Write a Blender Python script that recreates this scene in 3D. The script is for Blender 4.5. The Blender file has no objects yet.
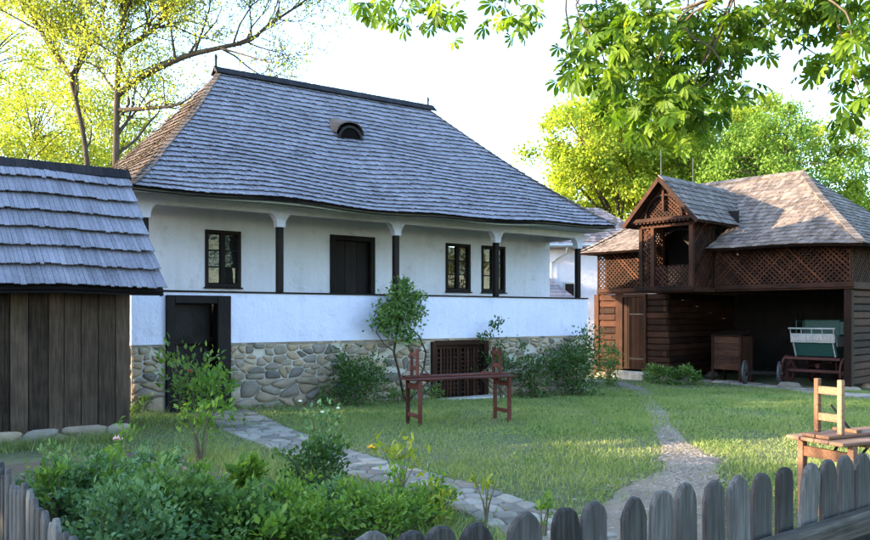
import bpy, math, random
import numpy as np
from mathutils import Vector, Matrix

# ------------------------------------------------------------------ camera, sky, sun, exposure
scene = bpy.context.scene
col = scene.collection
HORIZON, FOC, EYE = 315.0, 800.0, 1.7          # photo pixels (870 wide), metres
cam_d = bpy.data.cameras.new("camera"); cam = bpy.data.objects.new("camera", cam_d); col.objects.link(cam)
cam.location = (0, 0, EYE); cam.rotation_euler = (math.radians(90), 0, -math.atan2(.6, .8))
cam_d.sensor_width = 36; cam_d.lens = 36 * FOC / 870; cam_d.shift_y = (HORIZON - 270) / 870
cam_d.clip_start = .05; cam_d.clip_end = 2000
scene.camera = cam

SUN_AZ, SUN_EL = math.radians(-61.5), math.radians(13.4)     # azimuth from +Y towards +X
world = bpy.data.worlds.new("World"); scene.world = world; world.use_nodes = True
nt = world.node_tree; nt.nodes.clear()
wo = nt.nodes.new("ShaderNodeOutputWorld"); bg = nt.nodes.new("ShaderNodeBackground"); sky = nt.nodes.new("ShaderNodeTexSky")
sky.sky_type = 'NISHITA'; sky.sun_disc = False; sky.sun_elevation = SUN_EL; sky.sun_rotation = SUN_AZ
sky.air_density = 1.0; sky.dust_density = 1.0; sky.ozone_density = 2.2
bg.inputs[1].default_value = .15
nt.links.new(sky.outputs[0], bg.inputs[0]); nt.links.new(bg.outputs[0], wo.inputs[0])
sun_d = bpy.data.lights.new("sun", 'SUN'); sun_d.energy = 2.9; sun_d.angle = math.radians(.55); sun_d.color = (1.0, .78, .50)
sun = bpy.data.objects.new("sun", sun_d); col.objects.link(sun); sun.location = (-30, 15, 20)
SDIR = Vector((math.sin(SUN_AZ) * math.cos(SUN_EL), math.cos(SUN_AZ) * math.cos(SUN_EL), math.sin(SUN_EL)))
sun.rotation_euler = (-SDIR).to_track_quat('-Z', 'Y').to_euler()
vs = scene.view_settings
vs.view_transform = 'Standard'; vs.look = 'None'; vs.gamma = 1; vs.use_curve_mapping = False; vs.exposure = 3.42

R = random.Random(7)
NR = np.random.default_rng(11)

# ------------------------------------------------------------------ photo pixel -> place
def pdir(px):
    t = (px - 435) / FOC
    return .6 + .8 * t, .8 - .6 * t
def at_d(px, py, d):
    a = pdir(px); return Vector((a[0] * d, a[1] * d, EYE - (py - HORIZON) / FOC * d))
def at_Y(px, py, Y): return at_d(px, py, Y / pdir(px)[1])
def at_X(px, py, X): return at_d(px, py, X / pdir(px)[0])
def ss(a, b, x):
    t = np.clip((x - a) / (b - a), 0, 1); return t * t * (3 - 2 * t)
def gz(x, y):                                    # the yard falls gently towards the barn
    d = .6 * x + .8 * y
    return -.45 * ss(11, 25, d) + .018 * np.sin(x * 1.3 + .7 * y) * np.sin(y * 1.1 - .4 * x)
def at_g(px, py):
    d = FOC * EYE / (py - HORIZON)
    for _ in range(12):
        p = at_d(px, py, d); d = FOC * (EYE - float(gz(p.x, p.y))) / (py - HORIZON)
    p = at_d(px, py, d); p.z = float(gz(p.x, p.y)); return p

# ------------------------------------------------------------------ materials
def newmat(name):
    m = bpy.data.materials.new(name); m.use_nodes = True
    t = m.node_tree; b = t.nodes["Principled BSDF"]
    return m, t, b
def nd(t, kind, **kw):
    n = t.nodes.new(kind)
    for k, v in kw.items(): setattr(n, k, v)
    return n
def lk(t, a, b): t.links.new(a, b)
def coords(t, scale=(1, 1, 1), kind='Object'):
    tc = nd(t, "ShaderNodeTexCoord"); mp = nd(t, "ShaderNodeMapping"); mp.inputs['Scale'].default_value = scale
    lk(t, tc.outputs[kind], mp.inputs[0]); return mp.outputs[0]
def noise(t, vec, sc, det=6, rough=.6):
    n = nd(t, "ShaderNodeTexNoise"); n.inputs['Scale'].default_value = sc; n.inputs['Detail'].default_value = det; n.inputs['Roughness'].default_value = rough
    lk(t, vec, n.inputs['Vector']); return n.outputs['Fac']
def ramp(t, fac, stops):
    r = nd(t, "ShaderNodeValToRGB"); e = r.color_ramp.elements
    while len(e) < len(stops): e.new(.5)
    for i, (p, c) in enumerate(stops): e[i].position = p; e[i].color = (*c, 1)
    lk(t, fac, r.inputs[0]); return r.outputs[0]
def mth(t, op, a, b=None, c=None):
    n = nd(t, "ShaderNodeMath", operation=op)
    for i, x in enumerate((a, b, c)):
        if x is None: continue
        if isinstance(x, (int, float)): n.inputs[i].default_value = x
        else: lk(t, x, n.inputs[i])
    return n.outputs[0]
def mixc(t, fac, a, b, mode='MIX'):
    n = nd(t, "ShaderNodeMix", data_type='RGBA', blend_type=mode)
    for sock, x in ((n.inputs[0], fac), (n.inputs[6], a), (n.inputs[7], b)):
        if isinstance(x, (int, float)): sock.default_value = x
        elif isinstance(x, tuple): sock.default_value = (*x, 1)
        else: lk(t, x, sock)
    return n.outputs[2]
def rnd_piece(t):                                 # random per joined piece (attribute) plus per object
    at = nd(t, "ShaderNodeAttribute", attribute_name="var"); oi = nd(t, "ShaderNodeObjectInfo")
    return mth(t, 'FRACT', mth(t, 'ADD', at.outputs['Fac'], oi.outputs['Random']))
def bump(t, b, h, s, d=.01):
    n = nd(t, "ShaderNodeBump"); n.inputs['Strength'].default_value = s; n.inputs['Distance'].default_value = d
    lk(t, h, n.inputs['Height']); lk(t, n.outputs[0], b.inputs['Normal'])

def wood(name, dark, mid, light, axis='Z', grain=14, rough=.75, spread=.5, bs=.6, spec=.1):
    m, t, b = newmat(name)
    sc = {'X': (.06, 1, 1), 'Y': (1, .06, 1), 'Z': (1, 1, .06)}[axis]
    v = coords(t, sc)
    rv = rnd_piece(t)
    off = nd(t, "ShaderNodeVectorMath", operation='ADD'); lk(t, v, off.inputs[0])
    cx = nd(t, "ShaderNodeCombineXYZ"); s = mth(t, 'MULTIPLY', rv, 37.0); lk(t, s, cx.inputs[0]); lk(t, s, cx.inputs[1]); lk(t, s, cx.inputs[2]); lk(t, cx.outputs[0], off.inputs[1])
    n1 = noise(t, off.outputs[0], grain, 8, .65)
    v2 = coords(t); n2 = noise(t, v2, 1.7, 4, .6)
    f = mth(t, 'ADD', mth(t, 'MULTIPLY', n1, 1 - spread * .5), mth(t, 'MULTIPLY', mth(t, 'SUBTRACT', rv, .5), spread * .6))
    f = mth(t, 'ADD', f, mth(t, 'MULTIPLY', mth(t, 'SUBTRACT', n2, .5), .5))
    c = ramp(t, f, [(.15, dark), (.42, mid), (.78, light)])
    lk(t, c, b.inputs['Base Color']); b.inputs['Roughness'].default_value = rough; b.inputs['Specular IOR Level'].default_value = spec
    bump(t, b, n1, bs, .008)
    return m
def plain(name, c, rough=.6, var=.15, metal=0, spec=.4):
    m, t, b = newmat(name); n = noise(t, coords(t), 9, 5)
    f = mth(t, 'ADD', mth(t, 'MULTIPLY', n, .6), mth(t, 'MULTIPLY', rnd_piece(t), .4))
    cc = ramp(t, f, [(.2, tuple(x * (1 - var) for x in c)), (.8, tuple(min(1, x * (1 + var)) for x in c))])
    lk(t, cc, b.inputs['Base Color']); b.inputs['Roughness'].default_value = rough; b.inputs['Metallic'].default_value = metal; b.inputs['Specular IOR Level'].default_value = spec
    bump(t, b, n, .15, .005); return m
def leafmat(name, a, b_, c, trans=.4, rough=.55):
    m, t, b = newmat(name)
    rv = rnd_piece(t); n = noise(t, coords(t), .9, 3)
    f = mth(t, 'ADD', mth(t, 'MULTIPLY', rv, .65), mth(t, 'MULTIPLY', n, .35))
    cc = ramp(t, f, [(.12, a), (.5, b_), (.88, c)])
    lk(t, cc, b.inputs['Base Color']); b.inputs['Roughness'].default_value = rough; b.inputs['Specular IOR Level'].default_value = .16
    tr = nd(t, "ShaderNodeBsdfTranslucent"); mx = nd(t, "ShaderNodeMixShader"); mx.inputs[0].default_value = trans
    tcol = mixc(t, 1.0, cc, (1.5, 1.45, .6), 'MULTIPLY'); lk(t, tcol, tr.inputs[0])
    out = t.nodes["Material Output"]
    lk(t, b.outputs[0], mx.inputs[1]); lk(t, tr.outputs[0], mx.inputs[2]); lk(t, mx.outputs[0], out.inputs[0])
    return m
def stonemat(name, stops, sc=5):
    m, t, b = newmat(name)
    rv = rnd_piece(t); n = noise(t, coords(t), sc, 8, .65); n2 = noise(t, coords(t), sc * 6, 4, .6)
    c = ramp(t, rv, stops)
    c = mixc(t, .7, c, ramp(t, n, [(.25, (.55, .5, .45)), (.7, (1.15, 1.12, 1.05))]), 'MULTIPLY')
    lk(t, c, b.inputs['Base Color']); b.inputs['Roughness'].default_value = .85; b.inputs['Specular IOR Level'].default_value = .25
    bump(t, b, mth(t, 'ADD', n, mth(t, 'MULTIPLY', n2, .4)), .6, .02); return m
def plastermat(name, base, dirt):
    m, t, b = newmat(name); v = coords(t)
    n = noise(t, v, .8, 6, .6); n2 = noise(t, v, 14, 6, .6)
    vd = coords(t, (2.2, 2.2, .25)); n3 = noise(t, vd, 2.5, 5, .6)
    c = ramp(t, mth(t, 'ADD', mth(t, 'MULTIPLY', n, .6), mth(t, 'MULTIPLY', n3, .4)), [(.30, dirt), (.47, base), (.66, tuple(min(.9, x * 1.10) for x in base))])
    n4 = noise(t, v, 2.6, 8, .7); c = mixc(t, ramp(t, n4, [(.56, (0, 0, 0)), (.66, (.5, .5, .5))]), c, tuple(x * .82 for x in dirt))
    n5 = noise(t, v, 5.5, 5, .6); c = mixc(t, ramp(t, n5, [(.62, (0, 0, 0)), (.68, (.35, .35, .35))]), c, tuple(min(.85, x * 1.18) for x in base))
    tr_ = coords(t, (1, 1, .5)); n6 = noise(t, tr_, 26, 4, .6); n2 = mth(t, 'ADD', n2, mth(t, 'MULTIPLY', n6, .8))
    lk(t, c, b.inputs['Base Color']); b.inputs['Roughness'].default_value = .9; b.inputs['Specular IOR Level'].default_value = .15
    bump(t, b, mth(t, 'ADD', n2, mth(t, 'MULTIPLY', n, 5)), .6, .025); return m

M = {}
M['shingle'] = wood('weathered_shingle', (.06, .055, .063), (.15, .14, .16), (.245, .23, .262), 'Z', 34, .55, .26, .8, .3)
M['shed_shingle'] = wood('shed_shingle', (.055, .051, .06), (.135, .126, .148), (.235, .222, .256), 'Y', 55, .55, .28, .9, .3)
M['barn_shingle'] = wood('barn_shingle', (.06, .048, .042), (.14, .112, .097), (.235, .195, .172), 'Z', 34, .75, .55, .7)
M['hip_shingle'] = wood('hip_shingle', (.04, .03, .026), (.092, .072, .062), (.155, .125, .108), 'Z', 34, .8, .5, .7)  # same roof shingles; the sunlit hip's brown put into a darker copy
M['far_shingle'] = wood('far_shingle', (.10, .08, .08), (.2, .16, .155), (.3, .25, .24), 'Z', 10, .8, .8, .5)
M['plaster'] = plastermat('lime_plaster', (.50, .49, .54), (.43, .415, .44))
M['dado'] = plastermat('limewashed_dado', (.50, .50, .62), (.44, .44, .54))
M['mortar'] = plastermat('lime_mortar', (.38, .35, .31), (.17, .15, .125))
M['stone'] = stonemat('field_stone', [(.05, (.11, .10, .095)), (.22, (.19, .16, .135)), (.42, (.25, .19, .135)), (.62, (.29, .22, .155)), (.8, (.18, .16, .145)), (.95, (.32, .265, .195))])
M['flag'] = stonemat('flag_stone', [(.1, (.14, .12, .10)), (.5, (.20, .175, .15)), (.9, (.27, .24, .205))], 4)
M['pebble'] = stonemat('pebble', [(.1, (.13, .105, .085)), (.5, (.21, .175, .14)), (.9, (.31, .27, .23))], 12)
M['dark_wood'] = wood('dark_oak', (.005, .004, .0042), (.012, .0092, .009), (.027, .021, .019), 'Z', 45, .6, .5)
M['dark_wood_x'] = wood('dark_oak_x', (.005, .004, .0042), (.012, .0092, .009), (.027, .021, .019), 'X', 45, .6, .5)
M['shed_board'] = wood('shed_board', (.009, .006, .0045), (.042, .028, .020), (.115, .08, .058), 'Z', 42, .8, .5, 1.0)
M['barn_wood'] = wood('barn_wood', (.007, .0035, .0025), (.028, .0115, .0072), (.07, .028, .0165), 'Z', 42, .75, .6, .9)
M['barn_wood_y'] = wood('barn_wood_y', (.007, .0035, .0025), (.030, .0125, .008), (.075, .031, .0185), 'Y', 42, .75, .6, .9)
M['barn_wood_x'] = wood('barn_wood_x', (.007, .0035, .0025), (.030, .0125, .008), (.075, .031, .0185), 'X', 42, .75, .6, .9)
M['lattice'] = wood('lattice_wood', (.012, .005, .003), (.038, .0145, .0085), (.085, .034, .019), 'Z', 14, .75, .7, .5)
M['chest_wood'] = wood('chest_wood', (.02, .009, .006), (.07, .031, .020), (.14, .066, .042), 'Y', 42, .7, .5, .8)
M['grey_fence'] = wood('grey_fence', (.011, .010, .010), (.056, .052, .051), (.19, .18, .172), 'Z', 62, .8, .6, 1.0, .2)
M['grey_rail'] = wood('grey_rail', (.018, .015, .013), (.075, .066, .057), (.30, .27, .235), 'X', 48, .85, .5, 1.0, .15)
M['red_wood'] = wood('red_wood', (.035, .011, .008), (.085, .027, .019), (.17, .066, .05), 'X', 60, .65, .7, .8)
M['tan_wood'] = wood('tan_wood', (.10, .05, .03), (.20, .11, .068), (.34, .205, .135), 'X', 60, .65, .6, .8)
M['bark'] = wood('bark', (.02, .016, .012), (.05, .039, .03), (.11, .088, .07), 'Z', 24, .9, .4, 1.0)
M['twig'] = plain('twig', (.09, .075, .04), .8, .3)
M['metal'] = plain('dark_iron', (.03, .03, .032), .5, .2, .6)
M['dark_wheel'] = plain('dark_wheel', (.045, .04, .04), .6, .3)
M['zinc'] = plain('zinc', (.35, .37, .38), .45, .1, .7)
M['teal'] = plain('teal_paint', (.008, .042, .038), .6, .4)
M['cream'] = plain('cream_paint', (.27, .29, .285), .75, .35)
M['rust_red'] = plain('faded_red_paint', (.05, .02, .018), .75, .4, 0, .1)
M['cloth_mark'] = plain('sign_marks', (.42, .33, .32), .7, .2)
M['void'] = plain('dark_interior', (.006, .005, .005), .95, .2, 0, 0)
M['pink'] = plain('pink_petal', (.75, .42, .42), .6, .15)
M['red_petal'] = plain('red_petal', (.55, .06, .12), .6, .2)
M['yellow_petal'] = plain('yellow_petal', (.75, .42, .03), .6, .2)
M['white_petal'] = plain('white_petal', (.75, .74, .62), .6, .1)
M['curtain'] = plain('curtain', (.35, .30, .2), .9, .3)
def glassmat():
    m, t, b = newmat('window_glass'); n = noise(t, coords(t), 3, 2)
    b.inputs['Base Color'].default_value = (.012, .013, .013, 1); b.inputs['Roughness'].default_value = .03; b.inputs['Specular IOR Level'].default_value = .5
    b.inputs['IOR'].default_value = 1.5
    bump(t, b, n, .25, .02); return m
M['glass'] = glassmat()
M['leaf_dark'] = leafmat('leaf_dark', (.02, .048, .014), (.042, .092, .024), (.08, .145, .036), .3)
M['leaf_mid'] = leafmat('leaf_mid', (.04, .085, .022), (.085, .16, .04), (.165, .24, .07), .35)
M['leaf_bluegreen'] = leafmat('leaf_bluegreen', (.04, .085, .034), (.09, .17, .062), (.175, .26, .11), .3)
M['leaf_fresh'] = leafmat('leaf_fresh', (.055, .115, .02), (.10, .19, .03), (.19, .27, .05), .4)
M['leaf_yellow'] = leafmat('leaf_yellow', (.12, .16, .02), (.22, .25, .03), (.36, .34, .06), .45)
M['leaf_copper'] = leafmat('leaf_copper', (.2, .12, .03), (.34, .2, .04), (.45, .3, .06), .45)
M['leaf_chestnut'] = leafmat('leaf_chestnut', (.026, .062, .008), (.07, .135, .014), (.155, .23, .027), .52, .5)
M['leaf_backtree'] = leafmat('leaf_backtree', (.11, .165, .018), (.20, .27, .03), (.32, .37, .05), .5)
M['leaf_spring'] = leafmat('leaf_spring', (.16, .205, .03), (.25, .295, .05), (.35, .38, .08), .5)
M['grass'] = leafmat('grass_blade', (.105, .15, .05), (.175, .225, .078), (.28, .295, .125), .4, .6)
def groundmat():
    m, t, b = newmat('lawn_ground'); v = coords(t)
    n = noise(t, v, .55, 5, .6); n2 = noise(t, v, 9, 8, .7); n3 = noise(t, v, 60, 3, .6)
    f = mth(t, 'ADD', mth(t, 'MULTIPLY', n, .5), mth(t, 'MULTIPLY', n2, .5))
    c = ramp(t, f, [(.3, (.05, .07, .03)), (.46, (.085, .105, .048)), (.56, (.13, .13, .075)), (.68, (.19, .16, .115))])
    lk(t, c, b.inputs['Base Color']); b.inputs['Roughness'].default_value = 1; b.inputs['Specular IOR Level'].default_value = .1
    bump(t, b, mth(t, 'ADD', n2, n3), .8, .04); return m
def earthmat(name, a, b_, c_, sc=8):
    m, t, b = newmat(name); v = coords(t)
    n = noise(t, v, sc * .2, 5, .6); n2 = noise(t, v, sc * 5, 6, .7)
    c = ramp(t, mth(t, 'ADD', mth(t, 'MULTIPLY', n, .5), mth(t, 'MULTIPLY', n2, .5)), [(.32, a), (.5, b_), (.68, c_)])
    lk(t, c, b.inputs['Base Color']); b.inputs['Roughness'].default_value = .95; b.inputs['Specular IOR Level'].default_value = .15
    bump(t, b, n2, .8, .03); return m
M['ground'] = groundmat()
M['gravel'] = earthmat('gravel', (.11, .085, .062), (.19, .15, .115), (.29, .24, .19), 10)
M['soil'] = earthmat('garden_soil', (.05, .04, .028), (.10, .08, .055), (.16, .13, .095), 6)

# ------------------------------------------------------------------ mesh helpers
class MB:
    def __init__(s): s.v = []; s.f = []; s.a = []; s.cur = 0.0
    def face(s, pts):
        i = len(s.v); s.v.extend(tuple(p) for p in pts); s.f.append(tuple(range(i, i + len(pts)))); s.a.append(s.cur)
    def mesh(s, vs_, fs):
        i = len(s.v); s.v.extend(tuple(p) for p in vs_)
        for f in fs: s.f.append(tuple(i + k for k in f)); s.a.append(s.cur)
        return s
    def box(s, a, b):
        x0, y0, z0 = a; x1, y1, z1 = b
        return s.mesh([(x0, y0, z0), (x1, y0, z0), (x1, y1, z0), (x0, y1, z0), (x0, y0, z1), (x1, y0, z1), (x1, y1, z1), (x0, y1, z1)],
               [(0, 3, 2, 1), (4, 5, 6, 7), (0, 1, 5, 4), (1, 2, 6, 5), (2, 3, 7, 6), (3, 0, 4, 7)])
    def bar(s, p, q, w, h, up=(0, 0, 1)):          # rectangular bar from p to q
        p, q = Vector(p), Vector(q); d = (q - p).normalized(); up = Vector(up)
        x = d.cross(up)
        if x.length < 1e-4: x = d.cross(Vector((0, 1, 0)))
        x.normalize(); u = x.cross(d).normalized(); x *= w / 2; u *= h / 2
        c = [p - x - u, p + x - u, p + x + u, p - x + u, q - x - u, q + x - u, q + x + u, q - x + u]
        return s.mesh(c, [(0, 3, 2, 1), (4, 5, 6, 7), (0, 1, 5, 4), (1, 2, 6, 5), (2, 3, 7, 6), (3, 0, 4, 7)])
    def tube(s, pts, rad, n=6, caps=True):
        pts = [Vector(p) for p in pts]; base = len(s.v); prev = None
        if isinstance(rad, (int, float)): rad = [rad] * len(pts)
        for i, p in enumerate(pts):
            d = (pts[min(i + 1, len(pts) - 1)] - pts[max(i - 1, 0)])
            d = d.normalized() if d.length > 1e-9 else Vector((0, 0, 1))
            if prev is None: x = d.orthogonal().normalized()
            else:
                x = prev - d * prev.dot(d); x = x.normalized() if x.length > 1e-6 else d.orthogonal().normalized()
            prev = x; y = d.cross(x)
            for k in range(n):
                a = 2 * math.pi * k / n; s.v.append(tuple(p + (x * math.cos(a) + y * math.sin(a)) * rad[i]))
        for i in range(len(pts) - 1):
            for k in range(n):
                a = base + i * n + k; b = base + i * n + (k + 1) % n
                s.f.append((a, b, b + n, a + n)); s.a.append(s.cur)
        if caps:
            s.f.append(tuple(base + k for k in range(n))[::-1]); s.a.append(s.cur)
            e = base + (len(pts) - 1) * n; s.f.append(tuple(e + k for k in range(n))); s.a.append(s.cur)
        return s
    def prism(s, poly, ax, d0, d1):                # polygon in the plane across axis ax, extruded from d0 to d1
        def P(a, b, d): return {'X': (d, a, b), 'Y': (a, d, b), 'Z': (a, b, d)}[ax]
        n = len(poly); i = len(s.v)
        s.v.extend(P(a, b, d0) for a, b in poly); s.v.extend(P(a, b, d1) for a, b in poly)
        s.f.append(tuple(range(i, i + n))); s.f.append(tuple(range(i + n, i + 2 * n))[::-1]); s.a += [s.cur] * 2
        for k in range(n):
            j = (k + 1) % n; s.f.append((i + k, i + n + k, i + n + j, i + j)); s.a.append(s.cur)
        return s
    def build(s, name, mat, parent=None, smooth=False, bevel=0, kind=None, local=False):
        me = bpy.data.meshes.new(name); o = (0, 0, 0) if local else org(parent)
        me.from_pydata([(x - o[0], y - o[1], z - o[2]) for x, y, z in s.v], [], s.f)
        at = me.attributes.new("var", 'FLOAT', 'FACE'); at.data.foreach_set('value', s.a)
        if smooth: me.polygons.foreach_set('use_smooth', [True] * len(me.polygons))
        me.materials.append(mat); me.update()
        bm_fix(me)
        ob = bpy.data.objects.new(name, me); col.objects.link(ob); ob.parent = parent
        if bevel:
            b = ob.modifiers.new('bevel', 'BEVEL'); b.width = bevel; b.segments = 1; b.limit_method = 'ANGLE'
        if kind: ob['kind'] = kind
        return ob
import bmesh
def bm_fix(me):
    if len(me.polygons) > 6000: return
    bm = bmesh.new(); bm.from_mesh(me); bmesh.ops.recalc_face_normals(bm, faces=bm.faces); bm.to_mesh(me); bm.free()
def org(o):
    v = Vector((0, 0, 0))
    while o is not None: v = v + o.location; o = o.parent
    return v
def root(name, loc, label, cat, group=None, rz=0):
    o = bpy.data.objects.new(name, None); col.objects.link(o); o.location = loc; o.rotation_euler.z = rz
    o.empty_display_size = .2
    tag(o, label, cat, group); return o
def tag(o, label, cat, group=None):
    o['label'] = label; o['category'] = cat
    if group: o['group'] = group
    return o
def struct(o): o['kind'] = 'structure'; return o
def one(name, mat, parent, fn, **kw):
    m = MB(); fn(m); return m.build(name, mat, parent, **kw)

def tri_mesh(name, V, Fc, var, mat, parent=None, kind=None, smooth=False):
    me = bpy.data.meshes.new(name); o = org(parent); V = np.asarray(V, dtype=np.float32) - np.array(o, dtype=np.float32)
    n, k = Fc.shape
    me.vertices.add(len(V)); me.vertices.foreach_set('co', V.ravel())
    me.loops.add(n * k); me.loops.foreach_set('vertex_index', Fc.astype(np.int32).ravel())
    me.polygons.add(n); me.polygons.foreach_set('loop_start', np.arange(0, n * k, k, dtype=np.int32))
    if smooth: me.polygons.foreach_set('use_smooth', np.ones(n, dtype=bool))
    at = me.attributes.new("var", 'FLOAT', 'FACE'); at.data.foreach_set('value', np.asarray(var, dtype=np.float32))
    me.materials.append(mat); me.update(calc_edges=True)
    ob = bpy.data.objects.new(name, me); col.objects.link(ob); ob.parent = parent
    if kind: ob['kind'] = kind
    return ob

LEAF2 = (np.array([(0, 0, 0), (-.28, .42, .07), (0, 1, -.05), (.28, .42, .07)]), np.array([(0, 2, 1), (0, 3, 2)]))
LEAF4 = (np.array([(0, 0, 0), (-.24, .3, .06), (-.22, .62, .04), (0, 1, -.12), (.22, .62, .04), (.24, .3, .06), (0, .5, -.02)]),
         np.array([(0, 6, 1), (1, 6, 2), (2, 6, 3), (0, 5, 6), (5, 4, 6), (4, 3, 6)]))
def palmate(n=7, spread=2.5, droop=.35):
    V, Fc = [], []
    for i in range(n):
        a = (i / (n - 1) - .5) * spread; L = 1 - .38 * abs(i / (n - 1) - .5) * 2
        x = Vector((math.sin(a), math.cos(a), 0)); y = Vector((math.cos(a), -math.sin(a), 0))
        b = len(V)
        prof = [(.04, .0), (.32, .095), (.66, .175), (.88, .13), (1, 0)]
        for t, w in prof:
            c = x * t * L + Vector((0, 0, -droop * t * t * L + .06 * t))
            V.append(c)
            if 0 < w: V.append(c - y * w * L + Vector((0, 0, .05 * w / .2))); V.append(c + y * w * L + Vector((0, 0, .05 * w / .2)))
        # indices: 0 base; 1,2,3 ; 4,5,6 ; 7,8,9 ; 10 tip
        for f in [(0, 1, 2), (0, 3, 1), (1, 4, 5, 2), (1, 3, 6, 4), (4, 7, 8, 5), (4, 6, 9, 7), (7, 10, 8), (7, 9, 10)]:
            f = [b + q for q in f]
            Fc.append(f[:3])
            if len(f) == 4: Fc.append([f[0], f[2], f[3]])
    return np.array([tuple(v) for v in V]), np.array(Fc)
LOBED = palmate(3, 1.5, .25)

def unit(a): return a / np.maximum(np.linalg.norm(a, axis=1, keepdims=True), 1e-9)
def scatter(name, C, D, N, size, tmpl, mat, parent=None, kind=None, var=None):
    """copies of a leaf template at C, growing along D, facing N"""
    C = np.asarray(C, float); n = len(C)
    y = unit(np.asarray(D, float)); z = np.asarray(N, float); z = unit(z - (z * y).sum(1, keepdims=True) * y); x = np.cross(y, z)
    tv, tf = tmpl; size = np.broadcast_to(size, (n,)).reshape(n, 1, 1)
    V = C[:, None, :] + size * (tv[None, :, 0:1] * x[:, None, :] + tv[None, :, 1:2] * y[:, None, :] + tv[None, :, 2:3] * z[:, None, :])
    Fc = (tf[None] + (np.arange(n) * len(tv))[:, None, None]).reshape(-1, tf.shape[1])
    if var is None: var = NR.random(n)
    return tri_mesh(name, V.reshape(-1, 3), Fc, np.repeat(var, len(tf)), mat, parent, kind)

def rdirs(n, up=0.0, rng=NR):
    d = rng.normal(size=(n, 3)); d = unit(d); d[:, 2] += up; return unit(d)

# ------------------------------------------------------------------ Voronoi pieces for stones
def vcells(w, h, sx, sy, rng, jit=.44, drop=.0):
    nx, ny = max(1, round(w / sx)), max(1, round(h / sy)); pts = []
    for j in range(ny):
        for i in range(nx + 1):
            x = (i + (.5 if j % 2 else 0) + rng.uniform(-jit, jit)) * w / nx; y = (j + .5 + rng.uniform(-jit, jit)) * h / ny
            if -.02 * w < x < 1.02 * w and rng.random() >= drop: pts.append((min(max(x, .02), w - .02), y))
    k = sx / sy; out = []
    for i, (px, py) in enumerate(pts):
        poly = [(0, 0), (w, 0), (w, h), (0, h)]
        near = sorted((q for q in range(len(pts)) if q != i), key=lambda q: ((pts[q][0] - px) / k) ** 2 + (pts[q][1] - py) ** 2)[:16]
        for q in near:
            qx, qy = pts[q]; nx_, ny_ = (qx - px) / k / k, (qy - py); mx, my = (px + qx) / 2, (py + qy) / 2
            new = []
            for a, b in zip(poly, poly[1:] + poly[:1]):
                da = (a[0] - mx) * nx_ + (a[1] - my) * ny_; db = (b[0] - mx) * nx_ + (b[1] - my) * ny_
                if da <= 0: new.append(a)
                if da * db < 0:
                    t = da / (da - db); new.append((a[0] + (b[0] - a[0]) * t, a[1] + (b[1] - a[1]) * t))
            poly = new
            if len(poly) < 3: break
        if len(poly) >= 3: out.append(poly)
    return out
def inset(poly, gap):
    cx = sum(p[0] for p in poly) / len(poly); cy = sum(p[1] for p in poly) / len(poly)
    r = []
    for x, y in poly:
        d = math.hypot(x - cx, y - cy); s = max(.3, 1 - gap / max(d, 1e-6)); r.append((cx + (x - cx) * s, cy + (y - cy) * s))
    return r
def chaikin(poly, t=.25):
    r = []
    for a, b in zip(poly, poly[1:] + poly[:1]):
        r.append((a[0] + (b[0] - a[0]) * t, a[1] + (b[1] - a[1]) * t)); r.append((a[0] + (b[0] - a[0]) * (1 - t), a[1] + (b[1] - a[1]) * (1 - t)))
    return r
def area(poly): return abs(sum(a[0] * b[1] - b[0] * a[1] for a, b in zip(poly, poly[1:] + poly[:1]))) / 2
def stone_piece(poly, mapf, depth, rng, name, mat, parent, back=.03, flat=False):
    poly = chaikin(inset(poly, .003 + rng.uniform(0, .007)), .17)
    n = len(poly); cx = sum(p[0] for p in poly) / n; cy = sum(p[1] for p in poly) / n
    poly = [(cx + (x - cx) * q, cy + (y - cy) * q) for x, y in poly for q in (rng.uniform(.9, 1.03),)]
    m = MB(); vs_ = []
    rings = [(1, -back), (1, depth * .35), (.9, depth * (.9 if flat else .72)), (.55, depth * (1 if flat else .95))]
    for s, d in rings:
        for x, y in poly: vs_.append(mapf(cx + (x - cx) * s, cy + (y - cy) * s, d + (rng.uniform(-.2, .2) * depth * (.3 if flat else 1) if s < 1 else 0)))
    vs_.append(mapf(cx, cy, depth * (1 if flat else 1.08)))
    fs = []
    for r in range(3):
        for k in range(n):
            j = (k + 1) % n; fs.append((r * n + k, r * n + j, r * n + n + j, r * n + n + k))
    for k in range(n): fs.append((3 * n + k, 3 * n + (k + 1) % n, 4 * n))
    m.mesh(vs_, fs); return m.build(name, mat, parent, smooth=True)

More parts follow.
